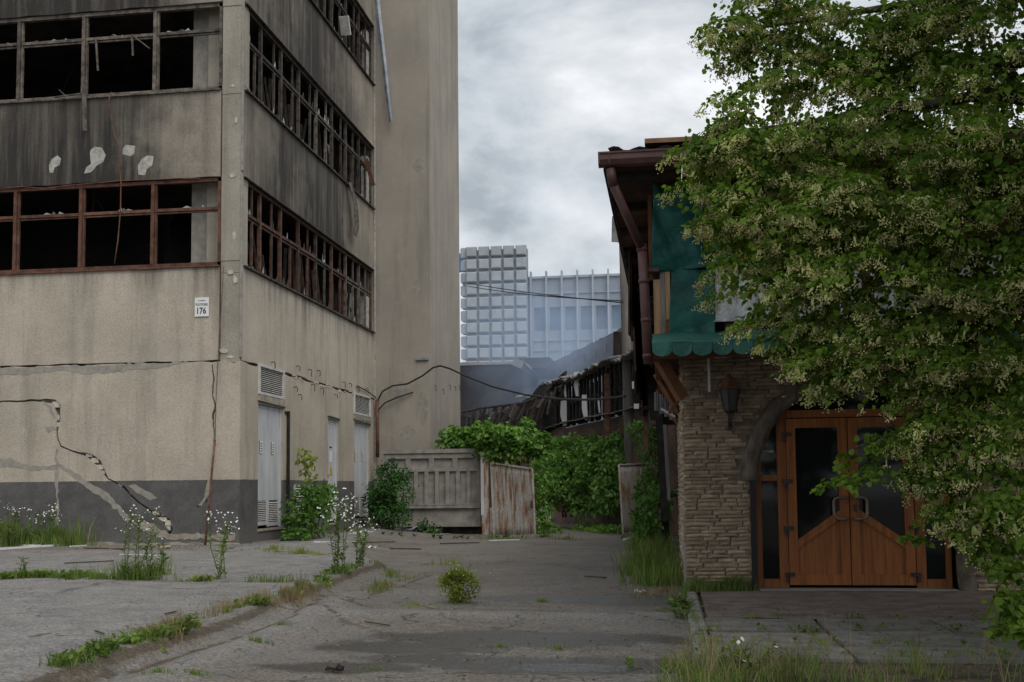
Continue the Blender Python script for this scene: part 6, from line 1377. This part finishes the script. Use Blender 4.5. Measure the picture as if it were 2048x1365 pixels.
# ------------------------------------------------------------------ litter
LV = []
for k in range(900):
    p_ = P(random.uniform(1390, 2040), 1200+165*random.random(), Z=.02); LV.append((p_.x, p_.y, .016 if p_.y > rows[0] else -.02))
for k in range(500):
    p_ = ground_at(random.uniform(600, 1390), 1080+285*random.random()); LV.append((p_.x, p_.y, p_.z+.008))
LV = np.array(LV); n = len(LV); V, F = leaf_mesh(LV, RNG.normal(size=(n, 3))*np.array([1, 1, .12]), np.tile([0, 0, 1.0], (n, 1))+RNG.normal(size=(n, 3))*.25, RNG.uniform(.015, .05, n), OVAL); np_mesh('leaf_litter', V, F, M['litterleaf'], None, 'stuff')
gv = MB()
def pebble(m, x, y, z, s):
    r_ = [random.uniform(.6, 1.2)*s for _ in range(6)]; a = random.uniform(0, 6.28); ca, sa = math.cos(a), math.sin(a)
    pts = [(r_[0], 0, 0), (-r_[1], 0, 0), (0, r_[2], 0), (0, -r_[3], 0), (0, 0, r_[4]*.7), (0, 0, -r_[5]*.5)]
    m.add([(x+p_[0]*ca-p_[1]*sa, y+p_[0]*sa+p_[1]*ca, z+p_[2]) for p_ in pts], [tuple(f) for f in of])
for k in range(1300):
    px, py = random.uniform(0, 1360), 1075+290*random.random()**1.7; p_ = ground_at(px, py) if k % 3 == 0 else P(px, py, Z=-.05); pebble(gv, p_.x, p_.y, gz(p_.x, p_.y)+.003, random.choice((.006, .008, .010, .014)))
for k in range(500):
    px, py = random.uniform(120, 520), random.uniform(1085, 1103); p_ = P(px, py, Z=.08); pebble(gv, p_.x, p_.y, gz(p_.x, p_.y)+.005, random.uniform(.012, .035))
gv.build('gravel', M['rubble'], None, 'stuff')
for k, (px, py, s, lb) in enumerate(((868, 1066, .22, 'broken slab chunk under the fence bottom'), (905, 1064, .15, 'pale rubble chunk below the fence ribs'), (880, 1072, .1, 'small rubble lump in front of the fence'), (930, 1067, .12, 'rubble lump left of the gate post'), (895, 1070, .09, 'small pale brick bit before the fence'), (1365, 1198, .05, 'small stone beside the kerb end'), (330, 1098, .12, 'pale brick fragment below the wall crack'), (455, 1098, .14, 'pale brick fragment at the building corner'))):
    p_ = ground_at(px, py); z = gz(p_.x, p_.y); m = MB(); m.box((-s, -s*.6, 0), (s, s*.6, s*.5), Matrix.Translation((p_.x, p_.y, z)) @ Matrix.Rotation(random.uniform(0, 3), 4, 'Z') @ Matrix.Rotation(random.uniform(-.3, .3), 4, 'X'))
    m.v = [(x+random.uniform(-s, s)*.18, y+random.uniform(-s, s)*.15, zz+random.uniform(-s, s)*.12) for x, y, zz in m.v]
    o = tag(m.build('rubble_chunk', M['rubble' if k % 3 else 'rubblebrick']), lb, 'rubble', 'rubble chunks'); o.modifiers.new('b', 'BEVEL').width = s*.12
for k, (xa, ya, xb, yb, w, h, mt, lb) in enumerate(((-30, 1102, 128, 1092, .10, .05, 'whitestrip', 'long white trim strip lying by the wall at left'), (35, 1090, 72, 1094, .25, .05, 'whitestrip', 'short white board stub behind the long trim strip'), (141, 1095, 172, 1093, .05, .03, 'whitestrip', 'short white strip right of the long trim'),
        (240, 1111, 330, 1113, .025, .02, 'whitestrip', 'thin white strip behind the crack weed'), (128, 1129, 228, 1124, .03, .02, 'stick', 'straight black rod on the asphalt at left'), (170, 1098, 250, 1100, .10, .02, 'rust', 'flat rusty strip on the ground by the wall'),
        (628, 1086, 735, 1086, .035, .03, 'whitestrip', 'white strip lying before the narrow door'), (705, 1087, 790, 1085, .03, .02, 'stick', 'dark stick lying in front of the dark bush'), (978, 1083, 1038, 1081, .04, .03, 'whitestrip', 'white strip lying in front of the gate leaf'), (880, 1089, 958, 1087, .035, .03, 'stick', 'dark stick lying before the fence'),
        (780, 1099, 842, 1100, .05, .03, 'stick', 'dark bar on the gravel left of the drive'), (1170, 1155, 1212, 1158, .025, .02, 'stick', 'twig lying on the drive near the tall grass'), (330, 1232, 352, 1227, .02, .015, 'stick', 'small twig on the large asphalt slab'), (190, 1266, 208, 1272, .015, .012, 'stick', 'tiny bent twig on the large asphalt slab'), (730, 1247, 780, 1255, .015, .012, 'stick', 'thin twig on the brown drive'))):
    a_, b_ = ground_at(xa, ya), ground_at(xb, yb); a_.z += .02; b_.z += .02
    tag(MB().bar(a_, b_, w, h).build({'whitestrip': 'white_strip', 'stick': 'stick', 'rust': 'rusty_strip'}[mt], M[mt]), lb, {'whitestrip': 'strip', 'stick': 'stick', 'rust': 'strip'}[mt], 'litter on the ground')
for k, (px, py, s, lb) in enumerate(((822, 1063, .3, 'crumpled grey sheet beside the low bush'), (1265, 1082, .25, 'pale crumpled scrap near the right gate leaf'), (742, 1053, .12, 'small white scrap under the dark bush'), (670, 1345, .07, 'dark lump in the mud at the bottom'), (1280, 1187, .08, 'white paper scrap by the wet patch'))):
    p_ = ground_at(px, py); z = gz(p_.x, p_.y); m = MB(); vs = []
    for j in range(5):
        for i in range(6): vs.append((p_.x+(i/5-.5)*s*2+random.gauss(0, s*.1), p_.y+(j/4-.5)*s+random.gauss(0, s*.08), z+.01+abs(random.gauss(0, s*.28))))
    m.add(vs, [(j*6+i, j*6+i+1, j*6+7+i, j*6+6+i) for j in range(4) for i in range(5)])
    o = tag(m.build('crumpled_scrap', M['charblack'] if k == 3 else (M['zinc'] if k == 0 else M['whitestrip'])), lb, 'scrap', 'litter on the ground'); o.modifiers.new('t', 'SOLIDIFY').thickness = .006
# ------------------------------------------------------------------ haze and smoke
def volmat(name, dens, col, aniso=0.0):
    m = bpy.data.materials.new(name); m.use_nodes = True; t = m.node_tree; t.nodes.clear()
    v = nd(t, 'ShaderNodeVolumePrincipled', {'Color': (*col, 1), 'Density': dens, 'Anisotropy': aniso}); t.links.new(v.outputs[0], nd(t, 'ShaderNodeOutputMaterial').inputs['Volume']); return m, t, v
sm, t, v = volmat('smoke', 0.0, (.58, .74, 1.0))
pos = geo(t).outputs['Position']; nn_ = noi(t, pos, .22, 5, .6, .9); ss = nd(t, 'ShaderNodeSeparateXYZ', {0: pos})
c0, c1_ = P(1105, 745, Y=58), P(1150, 690, Y=105)
def puff(c, rx, ry, rz):
    q_ = nd(t, 'ShaderNodeVectorMath', {0: nd(t, 'ShaderNodeVectorMath', {0: pos, 1: c[:]}, operation='SUBTRACT').outputs[0], 1: (1/rx, 1/ry, 1/rz)}, operation='MULTIPLY').outputs[0]
    return mrange(t, nd(t, 'ShaderNodeVectorMath', {0: q_}, operation='LENGTH').outputs['Value'], 1.0, .15, 0, 1, True)
near_ = mth(t, 'MULTIPLY', puff(c0, 6.5, 8, 6.5), .13); far_ = mth(t, 'MULTIPLY', puff(c1_, 32, 26, 12), .014)
den = mth(t, 'MULTIPLY', mth(t, 'ADD', near_, far_), mrange(t, nn_, .42, .62, .12, 1))
t.links.new(den, v.inputs['Density'])
MB().box((-45, 50, -1), (24, 128, 22)).build('smoke', sm, None, 'stuff')
